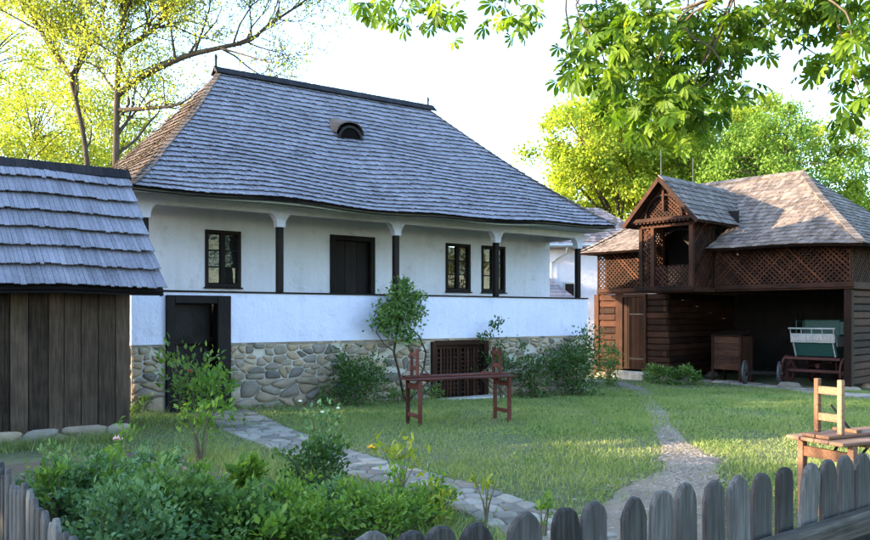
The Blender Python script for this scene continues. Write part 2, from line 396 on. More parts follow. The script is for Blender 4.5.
# ------------------------------------------------------------------ shingled roof surface
def shingles(mb, P, L, Rr, rows, wid, rng, lift=.012, thick=.018, over=1.35, vmax=1.0, skip=None, rag=.012):
    for j in range(rows):
        v0 = j / rows * vmax; v1 = min(vmax, (j + over) / rows * vmax)
        l0, r0, l1, r1 = L(v0), Rr(v0), L(v1), Rr(v1)
        a = l0
        while a < r0 - .01:
            w = wid * rng.uniform(.7, 1.35); b = min(a + w, r0)
            if r0 - b < wid * .4: b = r0
            if not (skip and skip((a + b) / 2, v0)):
                mb.cur = rng.random(); g = .003
                vb = v0 + rng.uniform(-rag, rag) / rows * 4 if j else v0 + rng.uniform(-.5, .5) * rag / rows * 2
                vb = max(0, vb) if j == 0 else vb
                a1, b1 = min(max(a, l1), r1), min(max(b, l1), r1)
                p = [Vector(P(a + g, vb)), Vector(P(b - g, vb)), Vector(P(b1 - g, v1)), Vector(P(a1 + g, v1))]
                e = 1e-3; am = (a + b) / 2
                nn = (Vector(P(am + e, v0)) - Vector(P(am - e, v0))).cross(Vector(P(am, v0 + e)) - Vector(P(am, v0 - e)))
                if nn.z < 0: nn = -nn
                nn.normalize(); lf = lift + rng.uniform(0, .012); th = thick * rng.uniform(.8, 1.3)
                tw = rng.uniform(-.006, .006)
                q = [p[0] + nn * lf, p[1] + nn * lf, p[2] + nn * .001, p[3] + nn * .001,
                     p[0] + nn * (lf + th + tw), p[1] + nn * (lf + th - tw), p[2] + nn * .008, p[3] + nn * .008]
                mb.mesh(q, [(4, 5, 6, 7), (0, 1, 5, 4), (1, 2, 6, 5), (3, 0, 4, 7)])
            a = b
def surface(P, L, Rr, nu, nv, off=0, vmax=1.0):
    m = MB(); idx = []
    for j in range(nv + 1):
        v = j / nv * vmax; row = []
        for i in range(nu + 1):
            a = L(v) + (Rr(v) - L(v)) * i / nu; q = P(a, v); m.v.append((q[0], q[1], q[2] + off)); row.append(len(m.v) - 1)
        idx.append(row)
    for j in range(nv):
        for i in range(nu): m.f.append((idx[j][i], idx[j][i + 1], idx[j + 1][i + 1], idx[j + 1][i])); m.a.append(0)
    return m
def lerp(a, b, t): return a + (b - a) * t

def wall_holes(mb, x0, x1, z0, z1, y0, y1, holes):
    """wall in the XZ plane, front at y0, back at y1, rectangular openings (xa,xb,za,zb)"""
    xs = sorted({x0, x1, *[h[0] for h in holes], *[h[1] for h in holes]}); zs = sorted({z0, z1, *[min(max(h[2], z0), z1) for h in holes], *[min(max(h[3], z0), z1) for h in holes]})
    for i in range(len(xs) - 1):
        for k in range(len(zs) - 1):
            cx, cz = (xs[i] + xs[i + 1]) / 2, (zs[k] + zs[k + 1]) / 2
            if any(h[0] < cx < h[1] and h[2] < cz < h[3] for h in holes): continue
            for y in (y0, y1):
                mb.face([(xs[i], y, zs[k]), (xs[i + 1], y, zs[k]), (xs[i + 1], y, zs[k + 1]), (xs[i], y, zs[k + 1])])
    def rim(a, b, c, d):
        c, d = max(c, z0), min(d, z1)
        for p, q in (((a, c), (b, c)), ((b, c), (b, d)), ((b, d), (a, d)), ((a, d), (a, c))):
            mb.face([(p[0], y0, p[1]), (q[0], y0, q[1]), (q[0], y1, q[1]), (p[0], y1, p[1])])
    rim(x0, x1, z0, z1)
    for h in holes: rim(*h)

# ================================================================== GROUND
def axis_pts():
    a = list(np.arange(-8, 34.01, .6)); far = [14, 22, 35, 60, 100, 180, 320, 600]
    return np.array([-8 - f for f in far[::-1]] + a + [34 + f for f in far])
gx = axis_pts(); gy = axis_pts()
GX, GY = np.meshgrid(gx, gy, indexing='ij'); GZ = gz(GX, GY)
ni, nj = GX.shape; ii = np.arange(ni * nj).reshape(ni, nj)
Fg = np.stack([ii[:-1, :-1], ii[1:, :-1], ii[1:, 1:], ii[:-1, 1:]], -1).reshape(-1, 4)
struct(tri_mesh('ground', np.stack([GX, GY, GZ], -1).reshape(-1, 3), Fg, np.zeros(len(Fg)), M['ground'], None, None, True))

def ribbon(name, pts, widths, mat, off, sub=14, across=8, rag=.08, rng=R):
    """ground strip following points (x,y) with widths, edges a little ragged"""
    P = [Vector((p[0], p[1], 0)) for p in pts]; m = MB(); rows = []
    path = []
    for i in range(len(P) - 1):
        p0 = P[max(i - 1, 0)]; p1 = P[i]; p2 = P[i + 1]; p3 = P[min(i + 2, len(P) - 1)]
        for k in range(sub):
            t = k / sub
            q = .5 * ((2 * p1) + (p2 - p0) * t + (2 * p0 - 5 * p1 + 4 * p2 - p3) * t * t + (3 * p1 - p0 - 3 * p2 + p3) * t ** 3)
            path.append((q, lerp(widths[i], widths[i + 1], t)))
    path.append((P[-1], widths[-1]))
    for i, (q, w) in enumerate(path):
        d = (path[min(i + 1, len(path) - 1)][0] - path[max(i - 1, 0)][0]).normalized(); s = Vector((d.y, -d.x, 0))
        row = []
        wl, wr = w * (1 + rng.uniform(-rag, rag)), w * (1 + rng.uniform(-rag, rag))
        for k in range(across + 1):
            u = (k / across - .5); e = q + s * u * (wl if u < 0 else wr)
            m.v.append((e.x, e.y, float(gz(e.x, e.y)) + off)); row.append(len(m.v) - 1)
        rows.append(row)
    for a, b in zip(rows, rows[1:]):
        for k in range(across): m.f.append((a[k], a[k + 1], b[k + 1], b[k])); m.a.append(0)
    o = struct(m.build(name, mat, None, smooth=True))
    return o, path
def gpx(*l): return [(lambda p: (p.x, p.y))(at_g(*q)) for q in l]

trod_pts = gpx((596, 381), (622, 385), (642, 391), (654, 407), (664, 428), (678, 448), (690, 462)) 
trod, trod_path = ribbon('footpath', trod_pts, [.8, .65, .40, .34, .32, .42, .75], M['gravel'], .008)
grav_pts = gpx((690, 458), (686, 478), (660, 505)) + [(3.4, 2.9), (1.2, 2.6)]
grav, grav_path = ribbon('gravel_path', grav_pts, [.45, .62, .9, 1.0, 1.0], M['gravel'], .013)
flag_pts = gpx((212, 407), (252, 428), (300, 446), (350, 463), (420, 483), (500, 509)) + [(4.4, 4.1)]
flagbed, flag_path = ribbon('flagstone_path', flag_pts, [1.0, .95, .8, .75, .7, .7, .8], M['gravel'], .005)
barn_apron_pts = [tuple(at_g(690, 380))[:2], tuple(at_g(770, 387))[:2], tuple(at_g(880, 399))[:2]]
apron, apron_path = ribbon('stone_apron', barn_apron_pts, [.9, 1.0, 1.1], M['gravel'], .010)
bed = MB()
bed_poly = [(.7, 2.15), (3.9, 2.6), (3.7, 5.2), (3.9, 7.2), (3.55, 9.0), (2.9, 10.1), (.7, 10.2)]
sx_, sy_ = [p[0] for p in bed_poly], [p[1] for p in bed_poly]
def inpoly(x, y, poly):
    c = np.zeros(np.shape(x), bool); n = len(poly); j = n - 1
    for i in range(n):
        xi, yi = poly[i]; xj, yj = poly[j]
        c ^= ((yi > y) != (yj > y)) & (x < (xj - xi) * (y - yi) / (yj - yi + 1e-12) + xi); j = i
    return c
bed.face([(x, y, 0) for x, y in bed_poly])
bo = bed.build('garden_soil', M['soil'])
bmx = bmesh.new(); bmx.from_mesh(bo.data); bmesh.ops.triangulate(bmx, faces=bmx.faces); bmesh.ops.subdivide_edges(bmx, edges=bmx.edges, cuts=9, use_grid_fill=True)
for v in bmx.verts: v.co.z = float(gz(v.co.x, v.co.y)) + .006 + .015 * math.sin(v.co.x * 9) * math.sin(v.co.y * 7) * 0
bmx.to_mesh(bo.data); bmx.free(); struct(bo)

# flagstones: every slab is a piece of the path
def path_len(path):
    s = [0]
    for a, b in zip(path, path[1:]): s.append(s[-1] + (b[0] - a[0]).length)
    return s
def lay_slabs(path, owner, sx, sy, seed, wfac=1.0, th=.02):
    rng = random.Random(seed); S = path_len(path); tot = S[-1]
    def mapper(s_, t_, d):
        s_ = min(max(s_, 0), tot - 1e-4); i = max(0, next(k for k in range(len(S)) if S[k] >= s_) - 1) if s_ > 0 else 0
        f = (s_ - S[i]) / max(S[i + 1] - S[i], 1e-6); q = path[i][0].lerp(path[i + 1][0], f); w = lerp(path[i][1], path[i + 1][1], f) * wfac
        dd = (path[i + 1][0] - path[i][0]).normalized(); sd = Vector((dd.y, -dd.x, 0)); e = q + sd * (t_ - .5) * w
        return (e.x, e.y, float(gz(e.x, e.y)) + .006 + d)
    for poly in vcells(tot, 1.0, sx, sy, rng):
        if area(poly) < sx * sy * .15: continue
        tilt = rng.uniform(0, .008)
        stone_piece(poly, lambda a, b, d: mapper(a, b, d + tilt if d > 0 else d), th, rng, 'flagstone', M['flag'], owner, .02, True)
lay_slabs(flag_path, flagbed, .24, .25, 5, 1.0, .012)
lay_slabs(apron_path, apron, .42, .34, 6, 1.0, .035)

# ================================================================== THE HOUSE
XL, XR, YF, YI = 4.16, 15.8, 14.4, 15.7        # plan: parapet front, inner wall
YB = 20.7
house = root('farmhouse', (10, 17.5, 0), 'large whitewashed farmhouse with porch, stone base and steep grey shingle roof', 'house')
DOOR = (4.80, 5.90, -1, 2.03); CEL = (10.74, 12.30, -1, 1.10)
STONE_TOP = 1.17
stw = one('stone_base', M['mortar'], house, lambda m: (wall_holes(m, XL, XR, -.8, STONE_TOP, YF + .02, YF + .45, [DOOR, CEL]),
      m.box((XL, YF + .45, -.8), (XL + .45, YB, STONE_TOP)), m.box((XR - .45, YF + .45, -.8), (XR, YB, STONE_TOP)), m.box((XL, YB, -.8), (XR, YB + .3, STONE_TOP))))
rs = random.Random(21)
def gy_(x): return float(gz(x, YF - .1)) - .12
for (xa, xb) in ((XL, DOOR[0] - .06), (DOOR[1] + .06, CEL[0] - .07), (CEL[1] + .07, XR)):
    z0 = gy_((xa + xb) / 2)
    hgt = STONE_TOP - .045 - z0; lowh = hgt * .52
    for (zz, hh, sx, sz, dep) in ((z0, lowh, .31, .19, .085), (z0 + lowh, hgt - lowh, .20, .125, .05)):
        for poly in vcells(xb - xa, hh, sx, sz, rs, .5, .22):
            if area(poly) < .008: continue
            if zz > z0 and rs.random() < .10: continue
            if zz > z0: poly = inset(poly, rs.uniform(.0, .018))
            stone_piece(poly, lambda a, b, d, xa=xa, zz=zz: (xa + a, YF + .02 - d, zz + b), dep * rs.uniform(.6, 1.15), rs, 'stone', M['stone'], stw)
for poly in vcells(2.6, 1.35, .36, .23, rs):
    if area(poly) > .01: stone_piece(poly, lambda a, b, d: (XL - d, YF + .05 + a, -.2 + b), .05, rs, 'stone', M['stone'], stw)
# ledge between stone and lime wash: a ragged row of thin stone edges
for (xa, xb) in ((XL, DOOR[0] - .06), (DOOR[1] + .07, XR)):
    led = MB(); x = xa
    while x < xb - .01:
        w = rs.uniform(.12, .4); led.cur = rs.random(); led.box((x, YF - rs.uniform(.0, .03), STONE_TOP - rs.uniform(.03, .05)), (min(x + w, xb), YF + .1, STONE_TOP - .002)); x += w
    led.build('stone_ledge', M['stone'], house, kind='stuff')
parapet = one('parapet', M['dado'], house, lambda m: (wall_holes(m, XL, XR, STONE_TOP, 2.115, YF + .01, YF + .30, [DOOR]),
      m.box((XL, YF + .30, STONE_TOP), (XL + .25, YI, 2.115)), m.box((XR - .25, YF + .30, STONE_TOP), (XR, YI, 2.115))))
one('parapet_cap', M['dark_wood_x'], house, lambda m: (m.box((XL - .03, YF - .02, 2.117), (XR + .03, YF + .33, 2.15))), bevel=.006)
one('porch_floor', M['dark_wood_x'], house, lambda m: m.box((XL + .25, YF + .31, 1.2), (XR - .25, YI - .005, 1.26)))
W1 = (5.97, 6.74, 2.27, 3.43); D2 = (8.84, 10.02, 1.27, 3.50); W2 = (12.10, 12.90, 2.29, 3.49); W3 = (13.26, 14.08, 2.29, 3.49)
one('upper_wall', M['plaster'], house, lambda m: (wall_holes(m, 4.62, 15.72, 1.2, 3.868, YI, YI + .35, [W1, D2, W2, W3]),
      m.box((4.62, YI + .35, 1.2), (4.92, YB, 3.80)), m.box((15.42, YI + .35, 1.2), (15.72, YB, 3.80)), m.box((4.62, YB, 1.2), (15.72, YB + .3, 3.80))))
one('interior_floor', M['void'], house, lambda m: m.box((4.95, YI + .36, 2.0), (15.4, YB - .01, 2.05)))

def window(h, seed, curtain=False):
    xa, xb, za, zb = h; y = YI + .05; rng = random.Random(seed)
    m = MB(); t = .075
    m.box((xa, y - .07, za), (xa + t, y + .08, zb)); m.box((xb - t, y - .07, za), (xb, y + .08, zb))
    m.box((xa + t, y - .068, zb - t), (xb - t, y + .08, zb)); m.box((xa + t, y - .068, za), (xb - t, y + .08, za + t))
    w = m.build('window', M['dark_wood'], house, bevel=.006)
    xm = (xa + xb) / 2
    one('mullion', M['dark_wood'], w, lambda m: m.box((xm - .05, y - .045, za + t), (xm + .05, y + .04, zb - t)), bevel=.005)
    hgt = (zb - za - 2 * t)
    for (a, b) in ((xa + t, xm - .05), (xm + .05, xb - t)):
        for k in (1, 2):
            z = za + t + hgt * k / 3
            one('glazing_bar', M['dark_wood_x'], w, lambda m: m.box((a, y - .02, z - .014), (b, y + .02, z + .014)))
        for k in range(3):
            z0_, z1_ = za + t + hgt * k / 3 + .015, za + t + hgt * (k + 1) / 3 - .015
            e = [rng.uniform(-.004, .004) for _ in range(3)]
            def pane(m):
                m.mesh([(a, y + .005 + e[0], z0_), (b, y + .005 + e[1], z0_), (b, y + .005 + e[2], z1_), (a, y + .005 + e[0] - e[1] + e[2], z1_),
                        (a, y + .011 + e[0], z0_), (b, y + .011 + e[1], z0_), (b, y + .011 + e[2], z1_), (a, y + .011 + e[0] - e[1] + e[2], z1_)],
                       [(0, 1, 2, 3), (4, 7, 6, 5), (0, 4, 5, 1), (1, 5, 6, 2), (2, 6, 7, 3), (3, 7, 4, 0)])
            one('pane', M['glass'], w, pane)
    one('window_board', M['dark_wood_x'], w, lambda m: m.box((xa - .03, y - .10, za - .035), (xb + .03, y - .07, za - .002)))
    return w
window(W1, 1); window(W2, 2); window(W3, 3)
# porch door
dm = MB(); xa, xb, za, zb = D2; y = YI
for a, b in (((xa, y - .04, za), (xa + .12, y + .2, zb)), ((xb - .12, y - .04, za), (xb, y + .2, zb)), ((xa + .12, y - .038, zb - .12), (xb - .12, y + .2, zb))): dm.box(a, b)
pd = dm.build('porch_door', M['dark_wood'], house, bevel=.008)
nb = 6; bw = (xb - xa - .24) / nb
for k in range(nb):
    one('plank', M['dark_wood'], pd, lambda m: m.box((xa + .12 + bw * k + .004, y + .08 + .006 * (k % 2), za), (xa + .12 + bw * (k + 1) - .004, y + .12, zb - .12)))
# cellar-level entrance door
dm = MB(); xa, xb, zb = DOOR[0], DOOR[1], DOOR[3]; za = -.25; y = YF
for a, b in (((xa - .05, y - .07, za), (xa + .10, y + .22, zb + .03)), ((xb - .20, y - .07, za), (xb + .06, y + .22, zb + .03)), ((xa + .10, y - .068, zb - .12), (xb - .20, y + .22, zb + .03))): dm.box(a, b)
ed = dm.build('entrance_door', M['dark_wood'], house, bevel=.01)
hx, wd = xa + .11, .74
ca, sa = math.cos(math.radians(10)), math.sin(math.radians(10))
def leafP(u, d, z): return (hx + u * ca - d * sa * -1, y + .05 + u * sa + d * ca, z)
def leaf_box(m, u0, u1, z0, z1, d0, d1):
    c = [leafP(u, d, z) for z in (z0, z1) for (u, d) in ((u0, d0), (u1, d0), (u1, d1), (u0, d1))]
    m.mesh(c, [(0, 3, 2, 1), (4, 5, 6, 7), (0, 1, 5, 4), (1, 2, 6, 5), (2, 3, 7, 6), (3, 0, 4, 7)])
lf = one('door_leaf', M['dark_wood'], ed, lambda m: leaf_box(m, 0, wd, za, zb - .14, 0, .05))
dl = MB()
for row in range(2):
    zc0 = za + .12 + row * .98; cx_, cz_ = wd / 2, zc0 + .45
    for k in range(4):
        ru, rz = .33 - k * .085, .45 - k * .115
        pts = [(cx_ - ru, cz_), (cx_, cz_ + rz), (cx_ + ru, cz_), (cx_, cz_ - rz)]
        for p, q in zip(pts, pts[1:] + pts[:1]): dl.bar(leafP(p[0], -.002, p[1]), leafP(q[0], -.002, q[1]), .05, .014, (0, 1, 0))
dl.build('diamond_moulding', M['dark_wood'], lf)
one('door_handle', M['metal'], lf, lambda m: m.bar(leafP(wd - .1, -.03, .92), leafP(wd - .1, -.03, 1.06), .02, .03))
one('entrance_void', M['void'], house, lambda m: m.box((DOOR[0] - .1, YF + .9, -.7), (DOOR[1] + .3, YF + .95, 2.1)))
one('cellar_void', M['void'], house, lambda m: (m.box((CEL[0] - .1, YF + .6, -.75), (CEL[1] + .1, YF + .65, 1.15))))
# cellar lattice doors
fr = MB(); xa, xb, zb = CEL[0], CEL[1], CEL[3]; za = -.42
for a, b in (((xa - .05, YF - .05, za), (xa + .08, YF + .12, zb)), ((xb - .08, YF - .05, za), (xb + .05, YF + .12, zb)), ((xa + .08, YF - .048, zb - .09), (xb - .08, YF + .12, zb + .02))): fr.box(a, b)
cdoor = fr.build('cellar_door', M['barn_wood'], house, bevel=.006)
xm = (xa + xb) / 2
for (a, b) in ((xa + .09, xm - .008), (xm + .008, xb - .09)):
    lp = one('lattice_leaf', M['barn_wood'], cdoor, lambda m: (m.box((a, YF + .02, za + .06), (a + .06, YF + .06, zb - .10)), m.box((b - .06, YF + .02, za + .06), (b, YF + .06, zb - .10)),
             m.box((a + .06, YF + .022, zb - .17), (b - .06, YF + .06, zb - .10)), m.box((a + .06, YF + .022, za + .06), (b - .06, YF + .06, za + .14))))
    n = 5
    for k in range(1, n + 1):
        xx = lerp(a + .06, b - .06, k / (n + 1)); one('slat', M['barn_wood'], lp, lambda m: m.box((xx - .027, YF + .018, za + .14), (xx + .027, YF + .034, zb - .17)))
    for k in range(1, 12):
        z = lerp(za + .14, zb - .17, k / 12); one('cross_slat', M['barn_wood_x'], lp, lambda m: m.box((a + .06, YF + .037, z - .022), (b - .06, YF + .05, z + .022)))
one('cellar_sill', M['mortar'], house, lambda m: m.box((xa - .2, YF - .45, za - .1), (xb + .2, YF - .06, float(gz(11.5, 14)) + .05)), bevel=.02)

# porch posts with white curved capitals
for xc in (4.42, 7.06, 9.84, 12.75, 15.60):
    py = YF + .155
    post = one('post', M['dark_wood'], house, lambda m: m.box((xc - .064, py - .062, 2.152), (xc + .064, py + .062, 3.46)), bevel=.014)
    prof = []
    for s in (-1, 1):
        seg = []
        for k in range(9):
            a = k / 8 * math.pi / 2
            seg.append((xc + s * (.09 + .30 * (1 - math.cos(a)) * 1.0), 3.50 + .25 * math.sin(a)))
        if s == -1: left = seg
        else: right = seg
    poly = [(xc - .085, 3.44), (xc + .085, 3.44)] + right + [(xc + .42, 3.80), (xc - .42, 3.80)] + left[::-1]
    one('capital', M['dado'], post, lambda m: m.prism(poly, 'Y', py - .085, py + .085))
one('porch_beam', M['plaster'], house, lambda m: (m.box((XL + .05, YF + .08, 3.70), (XR - .05, YF + .23, 3.86)), m.box((XL + .06, YF + .23, 3.70), (XL + .2, YI, 3.86)), m.box((XR - .2, YF + .23, 3.70), (XR - .06, YI, 3.86))))

# roof
EY0, EY1, EXL, EXR, ZE = 13.70, 21.45, 3.94, 16.12, 3.84
RYY, RXL, RXR, ZR = 17.60, 7.05, 12.88, 7.26
def eave_z(x, y):
    return ZE + .17 * float(ss(12.2, 16.1, np.array(x))) + .022 * math.sin(x * 1.9 + 1) - .015 * math.sin(x * .9)
def fl(v): return .84 * v + .16 * v * v
def wob(a, v, k): return .06 * math.sin(a * 1.1 + k + v * 3) * math.sin(v * 5.2 + k) * (1 - v) + .05 * math.sin(a * 2.3 + 4 * v + k) * v * (1 - v)
def PF(a, v): return (a, lerp(EY0, RYY, v), lerp(eave_z(a, EY0), ZR + (a - RXL) * .012, fl(v)) + wob(a, v, .3))
def PB(a, v): return (a, lerp(EY1, RYY, v), lerp(ZE, ZR + (a - RXL) * .012, fl(v)))
def PL(a, v): return (lerp(EXL, RXL, v), a, lerp(eave_z(EXL, a), ZR, fl(v)) + wob(a, v, 1.4) * min(1, abs(a - lerp(EY0, RYY, v)) * 2))
def PR(a, v): return (lerp(EXR, RXR, v), a, lerp(eave_z(EXR, a), ZR + .07, fl(v)))
Lf, Rf = (lambda v: lerp(EXL, RXL, v)), (lambda v: lerp(EXR, RXR, v))
Ls, Rs_ = (lambda v: lerp(EY0, RYY, v)), (lambda v: lerp(EY1, RYY, v))
deck = MB()
for P_, L_, R_ in ((PF, Lf, Rf), (PB, Lf, Rf), (PL, Ls, Rs_), (PR, Ls, Rs_)):
    for off in (-.012, -.06):
        s_ = surface(P_, L_, R_, 24, 14, off); deck.mesh(s_.v, s_.f)
roof = deck.build('roof', M['dark_wood_x'], house)
rr = random.Random(3)
DX, DZW = 9.55, .36
DV = .60
def dskip(a, v): return abs(a - DX) < .24 and DV < v < DV + .05
for nm, P_, L_, R_, sk in (('front_shingles', PF, Lf, Rf, dskip), ('end_shingles', PL, Ls, Rs_, None), ('end_shingles', PR, Ls, Rs_, None), ('back_shingles', PB, Lf, Rf, None)):
    m = MB(); mt_ = M['hip_shingle'] if P_ is PL else M['shingle']; shingles(m, P_, L_, R_, 28, .085, rr, skip=sk, lift=.034, thick=.011, rag=.022); m.build(nm, mt_, roof, kind='stuff')
cap = MB()
for s in (0, 1):                                # ridge: lapped cap boards
    x = RXL - .15
    while x < RXR + .1:
        w = rr.uniform(.10, .16); cap.cur = rr.random(); zc = ZR + (x - RXL) * .012 + .10
        yo = .17 * (1 if s else -1); cap.bar((x + w / 2, RYY + yo, zc - .16), (x + w / 2, RYY - yo * .02, zc + rr.uniform(-.004, .004) + (0 if s else .012)), 
            .03, w - .003, (1, 0, 0)); x += w
cap.build('ridge_cap', M['dark_wood'], roof, kind='stuff')
for xx in (RXL - .1, RXR + .08):
    one('finial', M['dark_wood'], roof, lambda m: m.tube([(xx, RYY, ZR), (xx, RYY, ZR + .25), (xx, RYY, ZR + .34), (xx, RYY, ZR + .42)], [.035, .03, .04, .005], 6))
hips = MB()
for (P_, A_) in ((PF, Lf), (PF, Rf)):
    n = 34
    for k in range(n):
        v0, v1 = k / n, min(1, (k + 1.3) / n); p, q = Vector(P_(A_(v0), v0)), Vector(P_(A_(v1), v1)); hips.cur = rr.random()
        hips.bar(p + Vector((0, 0, .045 + rr.uniform(0, .01))), q + Vector((0, 0, .022)), .13, .02)
hips.build('hip_cap', M['hip_shingle'], roof, kind='stuff')
one('soffit', M['plaster'], house, lambda m: (m.box((EXL + .1, EY0 + .10, 3.865), (EXR - .1, YI - .01, 3.885)), m.box((EXL + .1, YI - .01, 3.80), (4.63, YB + .3, 3.84)), m.box((15.71, YI - .01, 3.80), (EXR - .1, YB + .3, 3.84))))
fas = MB(); n = 60
for k in range(n):
    a, b = lerp(EXL + .05, EXR - .05, k / n), lerp(EXL + .05, EXR - .05, (k + 1) / n)
    fas.bar((a, EY0 + .07, eave_z(a, 0) - .035), (b, EY0 + .07, eave_z(b, 0) - .035), .03, .07)
fas.build('eave_board', M['cream'], house)
# eyebrow dormer
dp = Vector(PF(DX, DV)); dorm = MB(); hw, hh = .31, .33; N = 14
ring0, ring1 = [], []
for k in range(N + 1):
    t = k / N * 2 - 1; x_ = t * hw * 1.22; zz = hh * 1.22 * math.sqrt(max(0, 1 - (abs(t) * .98) ** 2.2)) 
    yf = dp.y - .06; zb_ = dp.z - .05
    ring0.append((DX + x_, yf - .05 + .05 * abs(t) ** 2, zb_ + zz + .02 + .05 * abs(t) ** 2))
    yb_ = yf + zz * 1.3 + .22; v_b = (yb_ - EY0) / (RYY - EY0); zz_b = PF(DX + x_, v_b)[2]
    ring1.append((DX + x_, yb_, max(zz_b - .02, zb_ + zz * .9)))
for k in range(N):
    dorm.cur = rr.random(); a, b, c, d = ring0[k], ring0[k + 1], ring1[k + 1], ring1[k]
    up = Vector((0, 0, .028)); A = [Vector(q) for q in (a, b, c, d)]
    dorm.mesh([*A, *[q + up for q in A]], [(0, 3, 2, 1), (4, 5, 6, 7), (0, 1, 5, 4), (1, 2, 6, 5), (2, 3, 7, 6), (3, 0, 4, 7)])
dh = dorm.build('eyebrow_dormer', M['hip_shingle'], roof)
vo = MB(); arc = [(DX + hw * math.cos(a), dp.z - .04 + hh * math.sin(a)) for a in [math.pi * k / 12 for k in range(13)]]
vo.prism(arc, 'Y', dp.y - .03, dp.y + .3); vo.build('vent_opening', M['void'], dh)
va = MB(); pts = [Vector((DX + hw * math.cos(a), dp.y - .05, dp.z - .04 + hh * math.sin(a))) for a in [math.pi * k / 12 for k in range(13)]]
for p, q in zip(pts, pts[1:]): va.bar(p, q, .06, .04, (0, 1, 0))
va.bar((DX - hw, dp.y - .05, dp.z - .03), (DX + hw, dp.y - .05, dp.z - .03), .06, .04)
va.build('vent_frame', M['dark_wood'], dh)

# ================================================================== THE SHED (left)
shed = root('plank_shed', (1, 12.6, 0), 'dark plank shed with grey shingle roof at the left edge', 'shed')
SX0, SX1, SY0, SY1 = .55, 3.27, 11.4, 13.9
one('footing', M['mortar'], shed, lambda m: m.box((SX0, SY0 + .03, -.5), (SX1 - .02, SY1, .17)))
rsh = random.Random(9)
for poly in vcells(SX1 - SX0, .28, .42, .15, rsh):
    if area(poly) > .01: stone_piece(poly, lambda a, b, d: (SX0 + a, SY0 + .03 - d, -.06 + b), .07, rsh, 'footing_stone', M['stone'], shed)
x = SX1
while x > SX0:
    w = rsh.uniform(.17, .25); z0_ = .165 + rsh.uniform(-.02, .015); dy = rsh.uniform(0, .014)
    one('board', M['shed_board'], shed, lambda m: m.box((max(SX0, x - w) + .004, SY0 + dy - .01, z0_), (x - .004, SY0 + dy + .02, 2.35)), bevel=.005)
    x -= w
y = SY0 + .04
while y < SY1:
    w = rsh.uniform(.18, .25); one('board', M['shed_board'], shed, lambda m: m.box((SX1 - .028, y, .16), (SX1 - .002, min(y + w, SY1) - .008, 2.5)), bevel=.004); y += w
one('inner_frame', M['dark_wood'], shed, lambda m: (m.box((SX0, SY0 + .045, .17), (SX1 - .05, SY1 - .02, 2.3))))
SRX = 3.60; EYS, RYS, EZS, RZS = 10.88, 12.72, 2.03, 3.86
def PSf(a, v): return (a, lerp(EYS, RYS, v), lerp(EZS, RZS, v) + .012 * math.sin(a * 3 + 1))
def PSb(a, v): return (a, lerp(2 * RYS - EYS, RYS, v), lerp(EZS, RZS, v))
sd = MB()
for P_ in (PSf, PSb):
    for off in (-.015, -.06): s_ = surface(P_, lambda v: SX0 - .3, lambda v: SRX - .03, 8, 6, off); sd.mesh(s_.v, s_.f)
sroof = sd.build('shed_roof', M['dark_wood_x'], shed)
one('gable_boards', M['shed_board'], shed, lambda m: m.prism([(SY0, 2.3), (SY1, 2.3), (RYS, RZS - .2)], 'X', SX1 - .04, SX1 - .012))
rows = 7
for j in range(rows):
    v0 = j / rows
    for P_, nm in ((PSf, 'shingle_course'), (PSb, 'back_course')):
        m = MB(); x = SX0 - .3
        while x < SRX:
            w = rsh.uniform(.045, .08); b = min(x + w, SRX); m.cur = rsh.random()
            dv = rsh.uniform(-.006, .006); v1 = min(1, v0 + 1.2 / rows)
            p = [Vector(P_(x + .002, v0 + dv)), Vector(P_(b - .002, v0 + dv)), Vector(P_(b - .002, v1)), Vector(P_(x + .002, v1))]
            nn = Vector((0, -(RZS - EZS), RYS - EYS) if P_ is PSf else (0, RZS - EZS, RYS - EYS)).normalized()
            lf_ = .062 + rsh.uniform(0, .012); th = .013
            q = [p[0] + nn * lf_, p[1] + nn * lf_, p[2], p[3], p[0] + nn * (lf_ + th), p[1] + nn * (lf_ + th), p[2] + nn * .012, p[3] + nn * .012]
            m.mesh(q, [(0, 3, 2, 1), (4, 5, 6, 7), (0, 1, 5, 4), (1, 2, 6, 5), (3, 0, 4, 7)]); x = b
        m.build(nm, M['shed_shingle'], sroof, kind='stuff')
sc_ = MB(); x = SX0 - .3
while x < SRX - .01:
    w = rsh.uniform(.06, .1); sc_.cur = rsh.random(); sc_.bar((x + w / 2, RYS - .13, RZS - .08), (x + w / 2, RYS + .03, RZS + .075 + rsh.uniform(0, .008)), .026, w - .003, (1, 0, 0)); x += w
sc_.build('ridge_cap', M['dark_wood'], sroof, kind='stuff')
one('verge_board', M['dark_wood'], sroof, lambda m: m.bar((SRX - .05, EYS + .04, EZS - .05), (SRX - .05, RYS, RZS - .05), .03, .08))

# ================================================================== THE BARN (local frame: x into the barn, y along the front away from the camera)
BARN_RZ = math.radians(6); BO = Vector((22.3, 10.7, 0))
barn = root('lattice_barn', BO, 'brown timber barn with lattice loft, gabled oriel and open cart bay', 'barn', rz=BARN_RZ)
def bw_(x, y, z=0):                              # barn local -> place
    c, s = math.cos(BARN_RZ), math.sin(BARN_RZ); return Vector((BO.x + x * c - y * s, BO.y + x * s + y * c, z))
def onel(name, mat, parent, fn, **kw):
    m = MB(); fn(m); return m.build(name, mat, parent, local=True, **kw)
rb = random.Random(33)
BL, BD, FZ = 8.35, 8.0, 2.42                     # length, depth, loft floor underside
GB = -.46
